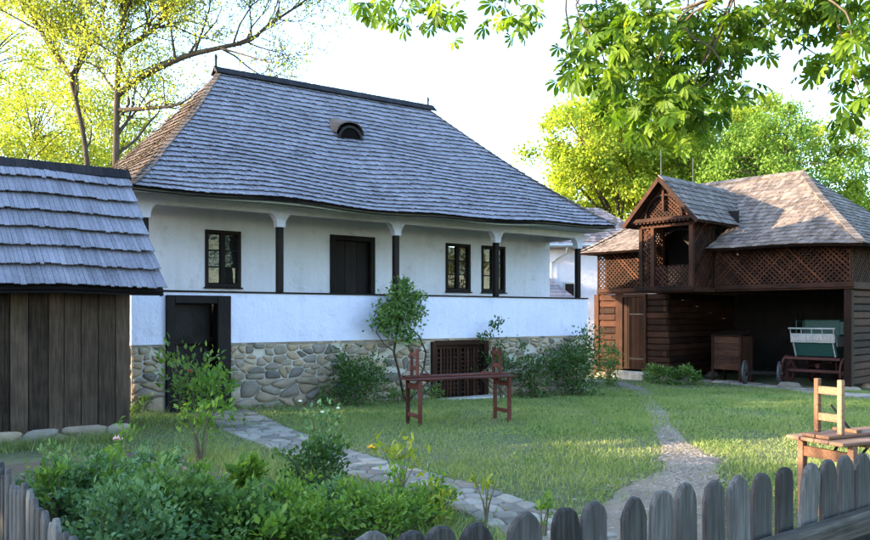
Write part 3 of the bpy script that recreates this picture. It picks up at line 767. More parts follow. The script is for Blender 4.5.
# timber frame
for (px_, py_) in ((0, 0), (BD - .2, 0), (0, BL - .0), (BD - .2, BL - .2), (0, 7.46)):
    onel('post', M['barn_wood'], barn, lambda m: m.box((px_, py_, GB), (px_ + .2, py_ + .2, FZ)), bevel=.012)
onel('floor_beam', M['barn_wood_y'], barn, lambda m: m.box((-.04, -.06, FZ), (.22, BL + .05, FZ + .20)), bevel=.012)
onel('floor_beam', M['barn_wood_x'], barn, lambda m: m.box((.22, -.058, FZ), (BD, .16, FZ + .20)), bevel=.012)
onel('loft_floor', M['barn_wood_y'], barn, lambda m: m.box((.22, .16, FZ + .10), (BD, BL, FZ + .16)))
onel('sill_board', M['barn_wood_y'], barn, lambda m: m.box((-.10, 5.95, FZ + .06), (-.045, BL, FZ + .19)), bevel=.006)
onel('sill_board', M['barn_wood_y'], barn, lambda m: m.box((-.10, -.10, FZ + .06), (-.045, 3.95, FZ + .19)), bevel=.006)
# log walls: every log a piece
def logwall(x0, y0, x1, y1, z0, z1, n, parent, mat, th=.16):
    for k in range(n):
        a, b = lerp(z0, z1, k / n), lerp(z0, z1, (k + 1) / n); j = rb.uniform(-.012, .012); e = rb.uniform(0, .06)
        if x0 == x1: p0, p1 = (x0 + j, y0 - e, a + .006), (x0 + th + j, y1 + rb.uniform(0, .03), b - .006)
        else: p0, p1 = (x0 - e, y0 + j, a + .006), (x1, y0 + th + j, b - .006)
        onel('log', mat, parent, lambda m: m.box(p0, p1), bevel=.03)
logwall(.02, 5.62, .02, 6.43, GB + .15, FZ - .01, 13, barn, M['barn_wood_y'])
logwall(.03, 5.66, 4.6, 5.66, GB + .15, FZ - .01, 13, barn, M['barn_wood_x'])
logwall(.02, 7.68, .02, BL - .02, GB + .15, FZ - .01, 12, barn, M['barn_wood_y'])
logwall(.22, .03, BD - .2, .03, GB + .2, FZ - .01, 13, barn, M['barn_wood_x'])
onel('back_wall', M['dark_wood'], barn, lambda m: m.box((4.7, .2, GB), (4.78, BL - .2, FZ + .098)))  # darker wood than the barn's: the bay's shade put into its colour
onel('far_wall', M['barn_wood'], barn, lambda m: m.box((.2, BL - .15, GB), (BD, BL - .05, FZ)))
# plank door
dr_ = onel('barn_door', M['barn_wood'], barn, lambda m: (m.box((-.02, 6.44, GB + .3), (.14, 6.54, FZ - .01)), m.box((-.02, 7.36, GB + .3), (.14, 7.46, FZ - .01)), m.box((-.018, 6.54, FZ - .12), (.14, 7.36, FZ - .01))), bevel=.008)
for k in range(5):
    a = 6.545 + k * .163
    onel('plank', M['lattice'], dr_, lambda m: m.box((.03 + .006 * (k % 2), a + .003, GB + .32), (.07, a + .16, FZ - .125)), bevel=.005)
onel('hinge', M['metal'], dr_, lambda m: (m.box((.018, 6.56, .2), (.028, 7.1, .25)), m.box((.018, 6.56, 1.7), (.028, 7.1, 1.75))))
onel('door_step', M['mortar'], barn, lambda m: m.box((-.35, 6.3, GB - .1), (.1, 7.6, GB + .26)), bevel=.04)
for k in range(14):
    y_ = -.3 + k * .78 if k > 7 else (k * .0)
for (xx, yy) in ((.1, .1), (.05, 5.7), (.05, 6.2), (.05, 8.2), (2, .1), (4, .1), (1.5, 5.75), (3, 5.75)):
    rx, ry, rz_ = .28, .32, .22; n = 9; m = MB(); vs_ = []
    poly = [(math.cos(2 * math.pi * k / n) * rx * rb.uniform(.8, 1.1), math.sin(2 * math.pi * k / n) * ry * rb.uniform(.8, 1.1)) for k in range(n)]
    for s, z in ((1, GB - .2), (1.02, GB + .06), (.75, GB + .17)): vs_ += [(xx + a * s, yy + b * s, z) for a, b in poly]
    vs_.append((xx, yy, GB + .2))
    fs = [(r * n + k, r * n + (k + 1) % n, r * n + n + (k + 1) % n, r * n + n + k) for r in range(2) for k in range(n)] + [(2 * n + k, 2 * n + (k + 1) % n, 3 * n) for k in range(n)]
    m.mesh(vs_, fs); m.build('foot_stone', M['stone'], barn, smooth=True, local=True)
# lattices
def lattice(name, O, U, w, z0, z1, Nrm, parent, pitch=.115, sw=.05, th=.014, mat=None):
    """diagonal laths over a rectangle: O + U*s, s in 0..w, height z0..z1(s)"""
    O, U, Nrm = Vector(O), Vector(U), Vector(Nrm); h = z1 - z0; m = MB()
    for layer, sg in ((0, 1), (1, -1)):
        c = -h
        while c < w + h:
            # line s = c + sg*z (z 0..h)
            pts = []
            s0, s1 = (c, c + h) if sg > 0 else (c + h, c)
            za_, zb_ = 0.0, h
            def clip(s0, s1):
                t0, t1 = 0.0, 1.0; d = s1 - s0
                for lim, side in ((0, 1), (w, -1)):
                    f0 = (s0 - lim) * side; f1 = (s1 - lim) * side
                    if f0 < 0 and f1 < 0: return None
                    if f0 < 0: t0 = max(t0, f0 / (f0 - f1))
                    if f1 < 0: t1 = min(t1, f0 / (f0 - f1))
                return (t0, t1) if t1 - t0 > .03 else None
            r = clip(s0, s1)
            if r:
                m.cur = rb.random()
                p = O + U * lerp(s0, s1, r[0]) + Vector((0, 0, z0 + h * r[0])) + Nrm * (layer * (th + .002)); q = O + U * lerp(s0, s1, r[1]) + Vector((0, 0, z0 + h * r[1])) + Nrm * (layer * (th + .002))
                m.bar(p, q, th, sw, (p - q).cross(Nrm))
            c += pitch * 1.414 * .93
    return m.build(name, mat or M['lattice'], parent, local=True, kind='stuff')
def lath_panel(O, U, w, z0, z1, Nrm, n=1, **kw):
    O, U = Vector(O), Vector(U)
    f = onel('lattice_panel', M['barn_wood'], barn, lambda m: (m.bar(O + Vector((0, 0, z1 + .03)), O + U * w + Vector((0, 0, z1 + .03)), .06, .06), m.bar(O + Vector((0, 0, z0)), O + Vector((0, 0, z1)), .05, .05), m.bar(O + U * w + Vector((0, 0, z0)), O + U * w + Vector((0, 0, z1)), .05, .05)))
    lattice('laths', O, U, w, z0, z1, Nrm, f, **kw); return f
Z0, Z1 = FZ + .2, 3.72
lath_panel((-.02, .02, 0), (0, 1, 0), 3.95, Z0, Z1, (1, 0, 0))
lath_panel((-.02, 5.85, 0), (0, 1, 0), BL - 5.85, Z0, Z1 + .15, (1, 0, 0))
lath_panel((.0, .0, 0), (1, 0, 0), BD, Z0, Z1, (0, 1, 0))
onel('loft_back', M['barn_wood'], barn, lambda m: (m.box((5.2, .2, FZ + .17), (5.26, BL - .2, 4.6)), m.box((.3, BL - .12, FZ + .17), (5.2, BL - .06, 4.2))))
# main roof
BXE, BXR, BZR = -.62, 4.0, 6.5
def bez(y): return 3.62 + .24 * y / BL
def bf(v): return .8 * v + .2 * v * v
def BPF(a, v): return (lerp(BXE, BXR, v), a, lerp(bez(a), BZR, bf(v)) + .03 * math.sin(a * 1.3 + v * 2) * (1 - v))
def BPB(a, v): return (lerp(2 * BXR - BXE, BXR, v), a, lerp(3.7, BZR, bf(v)))
def BPN(a, v): return (a, lerp(-.5, 3.0, v), lerp(bez(-.5), BZR, bf(v)))
def BPE(a, v): return (a, lerp(BL + .4, 7.0, v), lerp(bez(BL), BZR, bf(v)))
bl, br = (lambda v: lerp(-.5, 3.0, v)), (lambda v: lerp(BL + .4, 7.0, v))
cl, cr = (lambda v: lerp(BXE, BXR, v)), (lambda v: lerp(2 * BXR - BXE, BXR, v))
OY0, OY1, OYP, OX, OZE, OZP = 3.98, 5.85, 4.92, -1.38, 4.62, 5.92
deck = MB()
def no_oriel(a, v): return False
for P_, L_, R_ in ((BPF, bl, br), (BPB, bl, br), (BPN, cl, cr), (BPE, cl, cr)):
    for off in (-.01, -.05):
        s_ = surface(P_, L_, R_, 30, 12, off)
        for f in s_.f:
            c = [sum(s_.v[i][k] for i in f) / len(f) for k in range(3)]
            if P_ is BPF and OY0 - .05 < c[1] < OY1 + .05 and c[0] < .8: continue
            deck.face([s_.v[i] for i in f])
broof = deck.build('barn_roof', M['barn_wood_y'], barn, local=True)
def bskip(a, v): return OY0 - .02 < a < OY1 + .02 and lerp(BXE, BXR, v) < .75
for P_, L_, R_, sk in ((BPF, bl, br, bskip), (BPN, cl, cr, None), (BPE, cl, cr, None), (BPB, bl, br, None)):
    m = MB(); shingles(m, P_, L_, R_, 20, .13, rb, skip=sk, rag=.03, lift=.015, thick=.02); m.build('shingles', M['barn_shingle'], broof, kind='stuff', local=True)
hips = MB()
for (P_, A_) in ((BPF, bl), (BPF, br)):
    for k in range(26):
        v0, v1 = k / 26, min(1, (k + 1.35) / 26); p, q = Vector(P_(A_(v0), v0)), Vector(P_(A_(v1), v1)); hips.cur = rb.random()
        hips.bar(p + Vector((0, 0, .06)), q + Vector((0, 0, .03)), .2, .02)
k = 0
y_ = 2.9
while y_ < 7.05:
    hips.cur = rb.random()
    for s in (-1, 1): hips.bar((BXR + s * .2, y_ + .07, BZR - .08), (BXR - s * .002, y_ + .07, BZR + .05 + rb.uniform(0, .006)), .02, .137, (0, 1, 0))
    y_ += .14
hips.build('hip_cap', M['barn_shingle'], broof, kind='stuff', local=True)
for (xx, yy, zz) in ((BXR, 3.0, BZR), ):
    onel('lightning_rod', M['metal'], broof, lambda m: m.tube([(xx, yy, zz - .05), (xx, yy, zz + .9)], [.018, .012], 6))
# oriel
ori = onel('oriel', M['barn_wood_y'], barn, lambda m: (m.box((OX - .04, OY0 - .06, FZ - .02), (-.11, OY1 + .06, FZ + .12))), bevel=.01)
onel('oriel_apron', M['barn_wood_y'], ori, lambda m: m.box((OX - .09, OY0 - .09, FZ + .02), (OX - .045, OY1 + .09, FZ + .16)), bevel=.006)
for (xx, yy) in ((OX, OY0), (OX, OY1 - .14), (-.16, OY0), (-.16, OY1 - .14), (OX + .01, OY1 - .55)):
    onel('oriel_post', M['barn_wood'], ori, lambda m: m.box((xx, yy, FZ + .12), (xx + .13, yy + .13, OZE - .05)), bevel=.01)
lattice('side_laths', (OX + .13, OY0 + .05, 0), (1, 0, 0), -OX - .28, FZ + .12, OZE - .05, (0, 1, 0), ori)
lattice('side_laths', (OX + .13, OY1 - .05, 0), (1, 0, 0), -OX - .28, FZ + .12, OZE - .05, (0, -1, 0), ori)
lattice('front_laths', (OX + .05, OY1 - .42, 0), (0, 1, 0), .3, FZ + .12, OZE - .05, (1, 0, 0), ori, pitch=.115)
lattice('balustrade_laths', (OX + .10, OY0 + .13, 0), (0, 1, 0), OY1 - OY0 - .68, FZ + .12, FZ + .80, (1, 0, 0), ori, pitch=.115)
onel('oriel_back', M['dark_wood'], ori, lambda m: m.box((.9, OY0 - .3, FZ + .2), (.95, OY1 + .3, 5.0)))  # added dark panel, puts shade into the oriel opening
onel('carved_beam', M['barn_wood_y'], ori, lambda m: (m.box((OX - .24, OY0 - .24, OZE - .045), (OX + .10, OY1 + .24, OZE + .07)), *[m.box((OX - .22, OY0 + .0 + k * .135, OZE - .10), (OX - .17, OY0 + .085 + k * .135, OZE - .046)) for k in range(14)]), bevel=.008)
onel('tie_beam', M['barn_wood_y'], ori, lambda m: m.box((OX + .0, OY0 - .05, OZE - .21), (OX + .09, OY1 + .05, OZE - .12)))
arch = MB(); cy_ = OYP; pr = .62
pts = [Vector((OX - .06, cy_ + pr * math.cos(a), OZE + .08 + pr * 1.12 * math.sin(a))) for a in [math.pi * k / 14 for k in range(15)]]
for p, q in zip(pts, pts[1:]): arch.bar(p, q, .06, .06, (1, 0, 0))
arch.build('arch', M['barn_wood'], ori, local=True)
onel('king_post', M['barn_wood'], ori, lambda m: m.box((OX - .11, OYP - .035, OZE + .30), (OX - .04, OYP + .035, OZP - .10)))
gl = MB()
for k in range(-7, 12):
    for sg in (1, -1):
        # laths inside the gable triangle
        best = []
        for t in np.linspace(-1.6, 1.6, 81):
            yy = OYP + .13 * k * 1.0 - .3 + t; zz = OZE + .1 + (t + .6) * sg * .9 + (.0 if sg > 0 else .7)
            lim = OZE + (1 - abs(yy - OYP) / 1.1) * (OZP - OZE) - .08
            if OZE + .09 < zz < lim and abs(yy - OYP) < 1.05: best.append((yy, zz))
        if len(best) > 2:
            gl.cur = rb.random(); p, q = best[0], best[-1]; gl.bar((OX + (.02 if sg > 0 else .036), *p), (OX + (.02 if sg > 0 else .036), *q), .014, .04, (0, -(q[1] - p[1]), q[0] - p[0]))
gl.build('gable_laths', M['lattice'], ori, local=True, kind='stuff')
OEY = 1.28
orf = MB(); osh = MB()
for s in (-1, 1):
    def OP(a, v, s=s): return (a, OYP + s * OEY * (1 - v), lerp(OZE - .12, OZP, v))
    def oR(v): 
        z = lerp(OZE - .12, OZP, v); return BXE + (z - 3.75) / ((BZR - 3.75) / (BXR - BXE)) + .55
    oL = lambda v: OX - .32
    for off in (-.01, -.045):
        s_ = surface(OP, oL, oR, 8, 6, off); orf.mesh(s_.v, s_.f)
    shingles(osh, OP, oL, oR, 8, .12, rb, lift=.015, thick=.02)
oroof = orf.build('oriel_roof', M['barn_wood_x'], ori, local=True)
osh.build('oriel_shingles', M['barn_shingle'], ori, local=True, kind='stuff')
for s in (-1, 1):
    onel('barge_board', M['barn_wood'], ori, lambda m: m.bar((OX - .34, OYP + s * OEY, OZE - .17), (OX - .34, OYP, OZP - .06), .035, .12, (0, 0, 1)))
rc = MB(); x = OX - .34
while x < 2.6:
    rc.cur = rb.random(); rc.bar((x + .06, OYP - .14, OZP - .1), (x + .06, OYP + .03, OZP + .06), .02, .115, (1, 0, 0)); x += .12
rc.build('oriel_ridge', M['barn_shingle'], ori, local=True, kind='stuff')
for yy in (OYP, OYP - .9):
    onel('finial_rod', M['metal'], ori, lambda m: m.tube([(OX - .2 + (1.9 if yy < OYP else 0), OYP, OZP), (OX - .2 + (1.9 if yy < OYP else 0), OYP, OZP + .85)], [.02, .012], 6))

# ------------------------------------------------------------------ things in the cart bay
def wheel(name, c, r, axis, parent, mat, spokes=10, w=.06, local=False):
    """wheel in the plane across axis ('Y' or 'X')"""
    c = Vector(c); A = Vector((0, 1, 0)) if axis == 'Y' else Vector((1, 0, 0)); X = Vector((1, 0, 0)) if axis == 'Y' else Vector((0, 1, 0)); Z = Vector((0, 0, 1))
    m = MB(); n = 22
    for k in range(n):
        a0, a1 = 2 * math.pi * k / n, 2 * math.pi * (k + 1) / n; q = []
        for a in (a0, a1):
            for rr_, d in ((r, -w / 2), (r, w / 2), (r - .055, w / 2), (r - .055, -w / 2)): q.append(c + (X * math.cos(a) + Z * math.sin(a)) * rr_ + A * d)
        m.mesh(q, [(0, 4, 5, 1), (1, 5, 6, 2), (2, 6, 7, 3), (3, 7, 4, 0)])
    wo_ = m.build(name, mat, parent, local=local)
    h = MB(); h.tube([c - A * w * 1.2, c - A * w * .6, c + A * w * .6, c + A * w * 1.2], [r * .11, r * .17, r * .17, r * .10], 10); h.build('hub', mat, wo_, local=local)
    for k in range(spokes):
        a = 2 * math.pi * (k + .5) / spokes; d = X * math.cos(a) + Z * math.sin(a)
        s_ = MB(); s_.bar(c + d * r * .12, c + d * (r - .04), .028, .035, A); s_.build('spoke', mat, wo_, local=local)
    return wo_
cp = bw_(1.0, 1.42); cp.z = GB + .03
carriage = root('horse_carriage', cp, 'teal and cream open horse carriage parked in the cart bay', 'carriage', rz=BARN_RZ)
CW = .62
body = onel('body', M['teal'], carriage, lambda m: (
    m.prism([(.0, 1.33), (.20, .90), (2.3, .84), (2.5, 1.35)], 'Y', -CW, CW)), bevel=.01)
onel('front_panel', M['cream'], carriage, lambda m: m.mesh([(-.06, -CW - .02, 1.31), (-.06, CW + .02, 1.31), (-.10, CW + .02, 1.58), (-.10, -CW - .02, 1.58), (-.02, -CW - .02, 1.31), (-.02, CW + .02, 1.31), (-.06, CW + .02, 1.58), (-.06, -CW - .02, 1.58)],
     [(0, 3, 2, 1), (4, 5, 6, 7), (0, 1, 5, 4), (1, 2, 6, 5), (2, 3, 7, 6), (3, 0, 4, 7)]), bevel=.006)
mk = MB()
for k in range(22):                              # worn, unreadable painted marks on the panel
    if k in (10, 11): continue
    y_ = -CW + .06 + k * .0535; h_ = rb.uniform(.08, .15)
    mk.bar((-.094, y_, 1.375), (-.094 - .148 * h_ * .6, y_ + rb.uniform(-.02, .02), 1.375 + h_), .022, .006, (1, 0, 0))
mk.build('panel_marks', M['cloth_mark'], carriage, local=True)
onel('front_rail', M['cream'], carriage, lambda m: (m.tube([(-.14, -CW - .05, 1.73), (-.14, CW + .05, 1.73)], .025, 8), *[m.tube([(-.10, y_, 1.56), (-.14, y_, 1.73)], .014, 6) for y_ in (-CW, -.3, 0, .3, CW)]))
onel('side_rail', M['teal'], carriage, lambda m: ([m.tube([(.3, s * CW, 1.95), (2.4, s * CW, 1.95)], .022, 6) for s in (-1, 1)], [m.tube([(x_, s * CW, 1.33), (x_, s * CW, 1.95)], .018, 6) for s in (-1, 1) for x_ in (.3, .8, 1.3, 1.85, 2.4)]))
for x_ in (.35, 1.9):
    st = onel('seat', M['teal'], carriage, lambda m: (m.box((x_, -CW + .03, 1.33), (x_ + .42, CW - .03, 1.55)), m.box((x_ + .42, -CW + .03, 1.4), (x_ + .5, CW - .03, 1.98))), bevel=.02)
for s in (-1, 1):
    onel('side_board', M['cream'], carriage, lambda m: m.prism([(.1, 1.2), (2.4, 1.2), (2.45, 1.5), (.05, 1.5)], 'Y', s * (CW + .012) - .01, s * (CW + .012) + .01))
for s in (-1, 1): onel('lower_trim', M['cream'], carriage, lambda m: m.bar((-.02, s * (CW - .05), 1.30), (.17, s * (CW - .05), .9), .06, .03, (0, 1, 0)))
onel('bolster', M['rust_red'], carriage, lambda m: m.box((-.12, -.80, .80), (.02, .80, .88)), bevel=.008)
onel('undercarriage', M['rust_red'], carriage, lambda m: (m.box((.3, -.05, .55), (2.3, .05, .66)), m.box((.15, -.78, .42), (.25, .78, .50)), m.box((2.0, -.78, .48), (2.1, .78, .57)), *[m.bar((-.05, s * .66, .82), (.2, s * .58, .48), .03, .05) for s in (-1, 1)], *[m.tube([(.1, s * .45, .72), (.6, s * .45, .6), (1.1, s * .45, .72)], .025, 6) for s in (-1, 1)]))
for s in (-1, 1):
    wheel('wheel', (.20, s * .84, .46), .46, 'Y', carriage, M['rust_red'], 10, local=True)
    wheel('wheel', (2.05, s * .82, .52), .52, 'Y', carriage, M['rust_red'], 12, local=True)
ap = bw_(.55, 2.75); ap.z = GB + .03
axle = root('wheel_axle', ap, 'dark pair of small spoked cart wheels on an axle beside the carriage', 'wheels', rz=BARN_RZ + .25)
onel('axle_beam', M['dark_wood'], axle, lambda m: (m.box((-.06, -.45, .32), (.06, .45, .42)), m.bar((0, 0, .37), (1.2, 0, .4), .08, .08)))
for s in (-1, 1): wheel('wheel', (0, s * .5, .37), .37, 'Y', axle, M['dark_wheel'], 8, local=True)
chp = bw_(.75, 4.0); chp.z = GB + .02
chest = root('wooden_chest', chp, 'tall brown plank chest on legs at the left of the cart bay', 'chest', rz=BARN_RZ)
cb = onel('chest_body', M['chest_wood'], chest, lambda m: m.box((0, -.46, .40), (.75, .46, 1.46)))
for k in range(5): onel('plank', M['chest_wood'], cb, lambda m: m.box((-.022, -.45, .405 + k * .21), (-.002, .45, .405 + k * .21 + .203)), bevel=.005)
onel('lid', M['barn_wood_y'], chest, lambda m: m.prism([(-.07, 1.47), (.80, 1.60), (.80, 1.64), (-.07, 1.51)], 'Y', -.51, .51))
for (a, b) in ((-.045, -.50), (-.045, .42), (.70, -.50), (.70, .42)): onel('leg', M['barn_wood'], chest, lambda m: m.box((a, b, 0), (a + .09, b + .08, 1.465)), bevel=.006)
bp = bw_(-.32, 1.55); bp.z = float(gz(bp.x, bp.y)) + .03
m = MB(); n = 10; vs_ = []
for s, z in ((.95, -.05), (1.05, .06), (.8, .15)): vs_ += [(math.cos(2 * math.pi * k / n) * .16 * s, math.sin(2 * math.pi * k / n) * .34 * s, z) for k in range(n)]
vs_.append((0, 0, .17)); fs = [(r * n + k, r * n + (k + 1) % n, r * n + n + (k + 1) % n, r * n + n + k) for r in range(2) for k in range(n)] + [(2 * n + k, 2 * n + (k + 1) % n, 3 * n) for k in range(n)]
m.mesh(vs_, fs); bs_ = m.build('loose_stone', M['flag'], None, smooth=True); bs_.location = bp; tag(bs_, 'flat grey stone lying in front of the carriage wheel', 'stone')

# ================================================================== WHITE HOUSE BEHIND
NR_ = -math.atan2(.6, .8)
nbp = at_d(590, 315, 36); nbp.z = -.6
nb_ = root('distant_white_house', nbp, 'white house with pinkish shingle roof glimpsed between farmhouse and barn', 'house', rz=NR_)
def npx(px, py, d=36): return ((px - 590) / FOC * d, 0, EYE - (py - HORIZON) / FOC * d + .6)
xw0, xw1 = npx(500, 0)[0], npx(665, 0)[0]; ze_ = npx(0, 244)[2]; zr_ = npx(0, 199)[2]
one_w = onel('wall', M['plaster'], nb_, lambda m: m.box((xw0 + .3, 0, -.5), (xw1 - .4, 6, ze_)))
def NP(a, v): return (a, lerp(-.6, 3, v), lerp(ze_ - .1, zr_, v))
def NE(a, v): return (lerp(xw1, xw1 - 2.4, v), a, lerp(ze_ - .1, zr_, v))
def NB(a, v): return (a, lerp(6.6, 3, v), lerp(ze_ - .1, zr_, v))
nl, nr2 = (lambda v: xw0), (lambda v: lerp(xw1, xw1 - 2.4, v))
dk = MB()
for P_, L_, R_ in ((NP, nl, nr2), (NB, nl, nr2), (NE, lambda v: lerp(-.6, 3, v), lambda v: lerp(6.6, 3, v))):
    s_ = surface(P_, L_, R_, 4, 3, -.02); dk.mesh(s_.v, s_.f)
nroof = dk.build('roof', M['barn_wood_y'], nb_, local=True)
m = MB()
for P_, L_, R_ in ((NP, nl, nr2), (NE, lambda v: lerp(-.6, 3, v), lambda v: lerp(6.6, 3, v))): shingles(m, P_, L_, R_, 14, .2, rb, lift=.015, thick=.02)
m.build('shingles', M['far_shingle'], nroof, kind='stuff', local=True)
onel('gutter', M['zinc'], nb_, lambda m: m.tube([(xw0, -.68, ze_ - .12), (xw1 - .3, -.68, ze_ - .12)], .08, 8))
a = npx(549, 252); onel('downpipe', M['zinc'], nb_, lambda m: m.tube([(a[0] + .75, -.62, ze_ - .15), (a[0] + .7, -.5, ze_ - .45), (a[0] + .1, -.1, ze_ - .85), (a[0] + .05, -.08, 0)], .06, 8))
a, b = npx(565, 282), npx(574, 303)
nw = onel('window', M['cream'], nb_, lambda m: (m.box((a[0] - .08, -.05, b[2]), (a[0], .03, a[2])), m.box((b[0], -.05, b[2]), (b[0] + .08, .03, a[2])), m.box((a[0], -.05, a[2] - .08), (b[0], .03, a[2])), m.box((a[0], -.05, b[2]), (b[0], .03, b[2] + .08))))
onel('pane', M['glass'], nw, lambda m: m.box((a[0], -.02, b[2] + .08), (b[0], -.01, a[2] - .08)))
pr_ = MB(); x0_, x1_ = npx(530, 0)[0], npx(567, 0)[0]; zt, zb_ = npx(0, 277)[2], npx(0, 300)[2]
def NPp(a, v): return (a, lerp(-1.9, -.05, v), lerp(zb_, zt, v))
s_ = surface(NPp, lambda v: x0_, lambda v: lerp(x1_ + .1, x1_ - .9, v), 3, 3, -.02); pr_.mesh(s_.v, s_.f)
po = pr_.build('lean_to_roof', M['barn_wood_y'], nb_, local=True)
m = MB(); shingles(m, NPp, lambda v: x0_, lambda v: lerp(x1_ + .1, x1_ - .9, v), 7, .2, rb); m.build('shingles', M['shingle'], po, kind='stuff', local=True)
onel('lean_to_post', M['dark_wood'], po, lambda m: [m.box((x_, -1.75, 0), (x_ + .12, -1.63, zb_)) for x_ in (x0_ + .1, x1_ - .2)])

# ================================================================== FENCES
def picket(w, h, top, th=.026):
    pts = [(-w / 2, 0), (w / 2, 0)]
    if top == 'round':
        n = 8; r = w / 2
        pts += [(r * math.cos(math.pi * k / n), h - w * .62 + w * .62 * math.sin(math.pi * k / n)) for k in range(n + 1)]
    else:
        pts += [(w / 2, h - w * .55), (w * .12, h), (-w * .12, h), (-w / 2, h - w * .55)]
    return pts
rf = random.Random(14)
FY = 2.0
fence_r = root('picket_fence', (3, FY, 0), 'weathered grey picket fence with rounded tops in the right foreground', 'fence')
tops = [(440, 526), (477, 522), (525, 512), (566, 507), (594, 501), (634, 497), (660, 490), (686, 483), (713, 480), (737, 475), (762, 473), (785, 467), (810, 464), (828, 459), (845, 455), (861, 452), (880, 449), (901, 446), (921, 443), (941, 440), (961, 437)]
plist = [(at_Y(px, py, FY).x, at_Y(px, py, FY).z) for px, py in tops]
x = plist[0][0]
while x > .8:
    x -= rf.uniform(.115, .15); plist.insert(0, (x, plist[0][1] + rf.uniform(-.02, .02)))
x = plist[-1][0]
while x < 9.5:
    x += rf.uniform(.12, .15); plist.append((x, 1.02 + rf.uniform(-.03, .03)))
for i, (x, zt) in enumerate(plist):
    m = MB(); tall = zt - .04; w = .14 * rf.uniform(.88, 1.08)
    tilt = rf.uniform(-.03, .03); zt += rf.uniform(-.012, .012)
    if abs(x - at_Y(810, 464, FY).x) < .01: tilt = .15
    poly = [(x + a + tilt * (b - .8) + rf.uniform(-.005, .005), .04 + b + rf.uniform(-.004, .004)) for a, b in picket(w, tall, 'round')]
    dy = rf.uniform(-.006, .006)
    m.prism(poly, 'Y', FY + dy - .014, FY + dy + .014); m.build('picket', M['grey_fence'], fence_r, bevel=.007)
one('rail', M['grey_rail'], fence_r, lambda m: m.bar((.55, FY - .075, .655), (9.6, FY - .075, .665), .085, .12), bevel=.02)
one('rail', M['grey_rail'], fence_r, lambda m: m.bar((.55, FY - .065, .28), (9.6, FY - .065, .28), .085, .10), bevel=.02)
one('plank', M['grey_rail'], fence_r, lambda m: m.bar((2.2, FY - .17, .50), (9.6, FY - .15, .52), .05, .15), bevel=.012)
for x in (2.35, 5.2, 8.0): one('fence_post', M['grey_fence'], fence_r, lambda m: m.box((x - .06, FY - .14, -.2), (x + .06, FY - .125 + .10, .58)), bevel=.01)
FX = .60
fence_l = root('garden_fence', (FX, 3.5, 0), 'narrow pointed grey paling fence in the lower left corner', 'fence')
y = 2.12
while y < 7.4:
    w = rf.uniform(.058, .078); zt = 1.0 + rf.uniform(-.03, .035) + .012 * (y - 3); tilt = rf.uniform(-.03, .03)
    m = MB(); m.prism([(y + a + tilt * b, .03 + b) for a, b in picket(w, zt - .03, 'point')], 'X', FX - .011, FX + .011); m.build('paling', M['grey_fence'], fence_l, bevel=.004)
    y += w + rf.uniform(.018, .04)
for z in (.3, .74): one('rail', M['grey_rail'], fence_l, lambda m: m.bar((FX + .035, 2.1, z), (FX + .035, 7.4, z), .04, .07), bevel=.006)

# ================================================================== TABLES AND UPTURNED BENCHES
def table(loc, rz, label, mat, seed):
    t = root('folding_table', loc, label, 'table', 'folding garden tables', rz); L, W, H = 1.9, .52, .75; rng = random.Random(seed)
    for k in range(4):
        y0 = -W / 2 + k * W / 4; onel('top_board', mat, t, lambda m: m.box((-L / 2 + rng.uniform(0, .012), y0 + .004, H - .028), (L / 2 - rng.uniform(0, .012), y0 + W / 4 - .004, H)), bevel=.005)
    for x in (-.62, 0, .62): onel('batten', mat, t, lambda m: m.box((x - .03, -W / 2 + .03, H - .055), (x + .03, W / 2 - .03, H - .029)))
    for s in (-1, 1):
        x = s * .80; f = onel('leg_frame', mat, t, lambda m: m.box((x - .02, -W / 2 + .06, H - .17), (x + .02, W / 2 - .06, H - .09)), bevel=.004)
        onel('stretcher', mat, f, lambda m: m.box((x - .02, -W / 2 + .06, .14), (x + .02, W / 2 - .06, .20)), bevel=.004)
        for yy in (-1, 1): onel('leg', mat, f, lambda m: m.box((x - .028, yy * (W / 2 - .035) - .026, 0), (x + .028, yy * (W / 2 - .035) + .026, H - .03)), bevel=.005)
        for yy in (-1, 1): onel('brace', M['metal'], f, lambda m: m.bar((x - s * .02, yy * .12, .44), (x - s * .34, yy * .12, H - .05), .008, .02))
    return t
def bench(loc, rz, label, mat, seed):
    t = root('upturned_bench', loc, label, 'bench', 'benches stored upside down on the tables', rz); L, W, H = 1.85, .25, .45; rng = random.Random(seed)
    for k in range(2):
        y0 = -W / 2 + k * W / 2; onel('seat_board', mat, t, lambda m: m.box((-L / 2, y0 + .004, .002), (L / 2, y0 + W / 2 - .004, .028)), bevel=.005)
    for x in (-.55, .55): onel('batten', mat, t, lambda m: m.box((x - .03, -W / 2 + .02, .029), (x + .03, W / 2 - .02, .052)))
    for s in (-1, 1):
        x = s * .76; f = onel('leg_frame', mat, t, lambda m: m.box((x - .016, -W / 2 + .03, .12), (x + .016, W / 2 - .03, .18)), bevel=.004)
        onel('stretcher', mat, f, lambda m: m.box((x - .016, -W / 2 + .03, .33), (x + .016, W / 2 - .03, .39)), bevel=.004)
        for yy in (-1, 1): onel('leg', mat, f, lambda m: m.box((x - .022, yy * (W / 2 - .022) - .02, .029), (x + .022, yy * (W / 2 - .022) + .02, H)), bevel=.005)
        onel('brace', M['metal'], f, lambda m: m.bar((x - s * .02, 0, .25), (x - s * .25, 0, .04), .008, .018))
    return t
ta = math.radians(-10.5)
tz = float(gz(8.0, 10.0)) + .005
table((8.0, 10.02, tz), ta, 'red brown folding table on the lawn before the lattice cellar door', M['red_wood'], 1)
bench((8.03, 10.12, tz + .752), ta + .02, 'red brown bench upside down on the lawn table, legs in the air', M['red_wood'], 2)
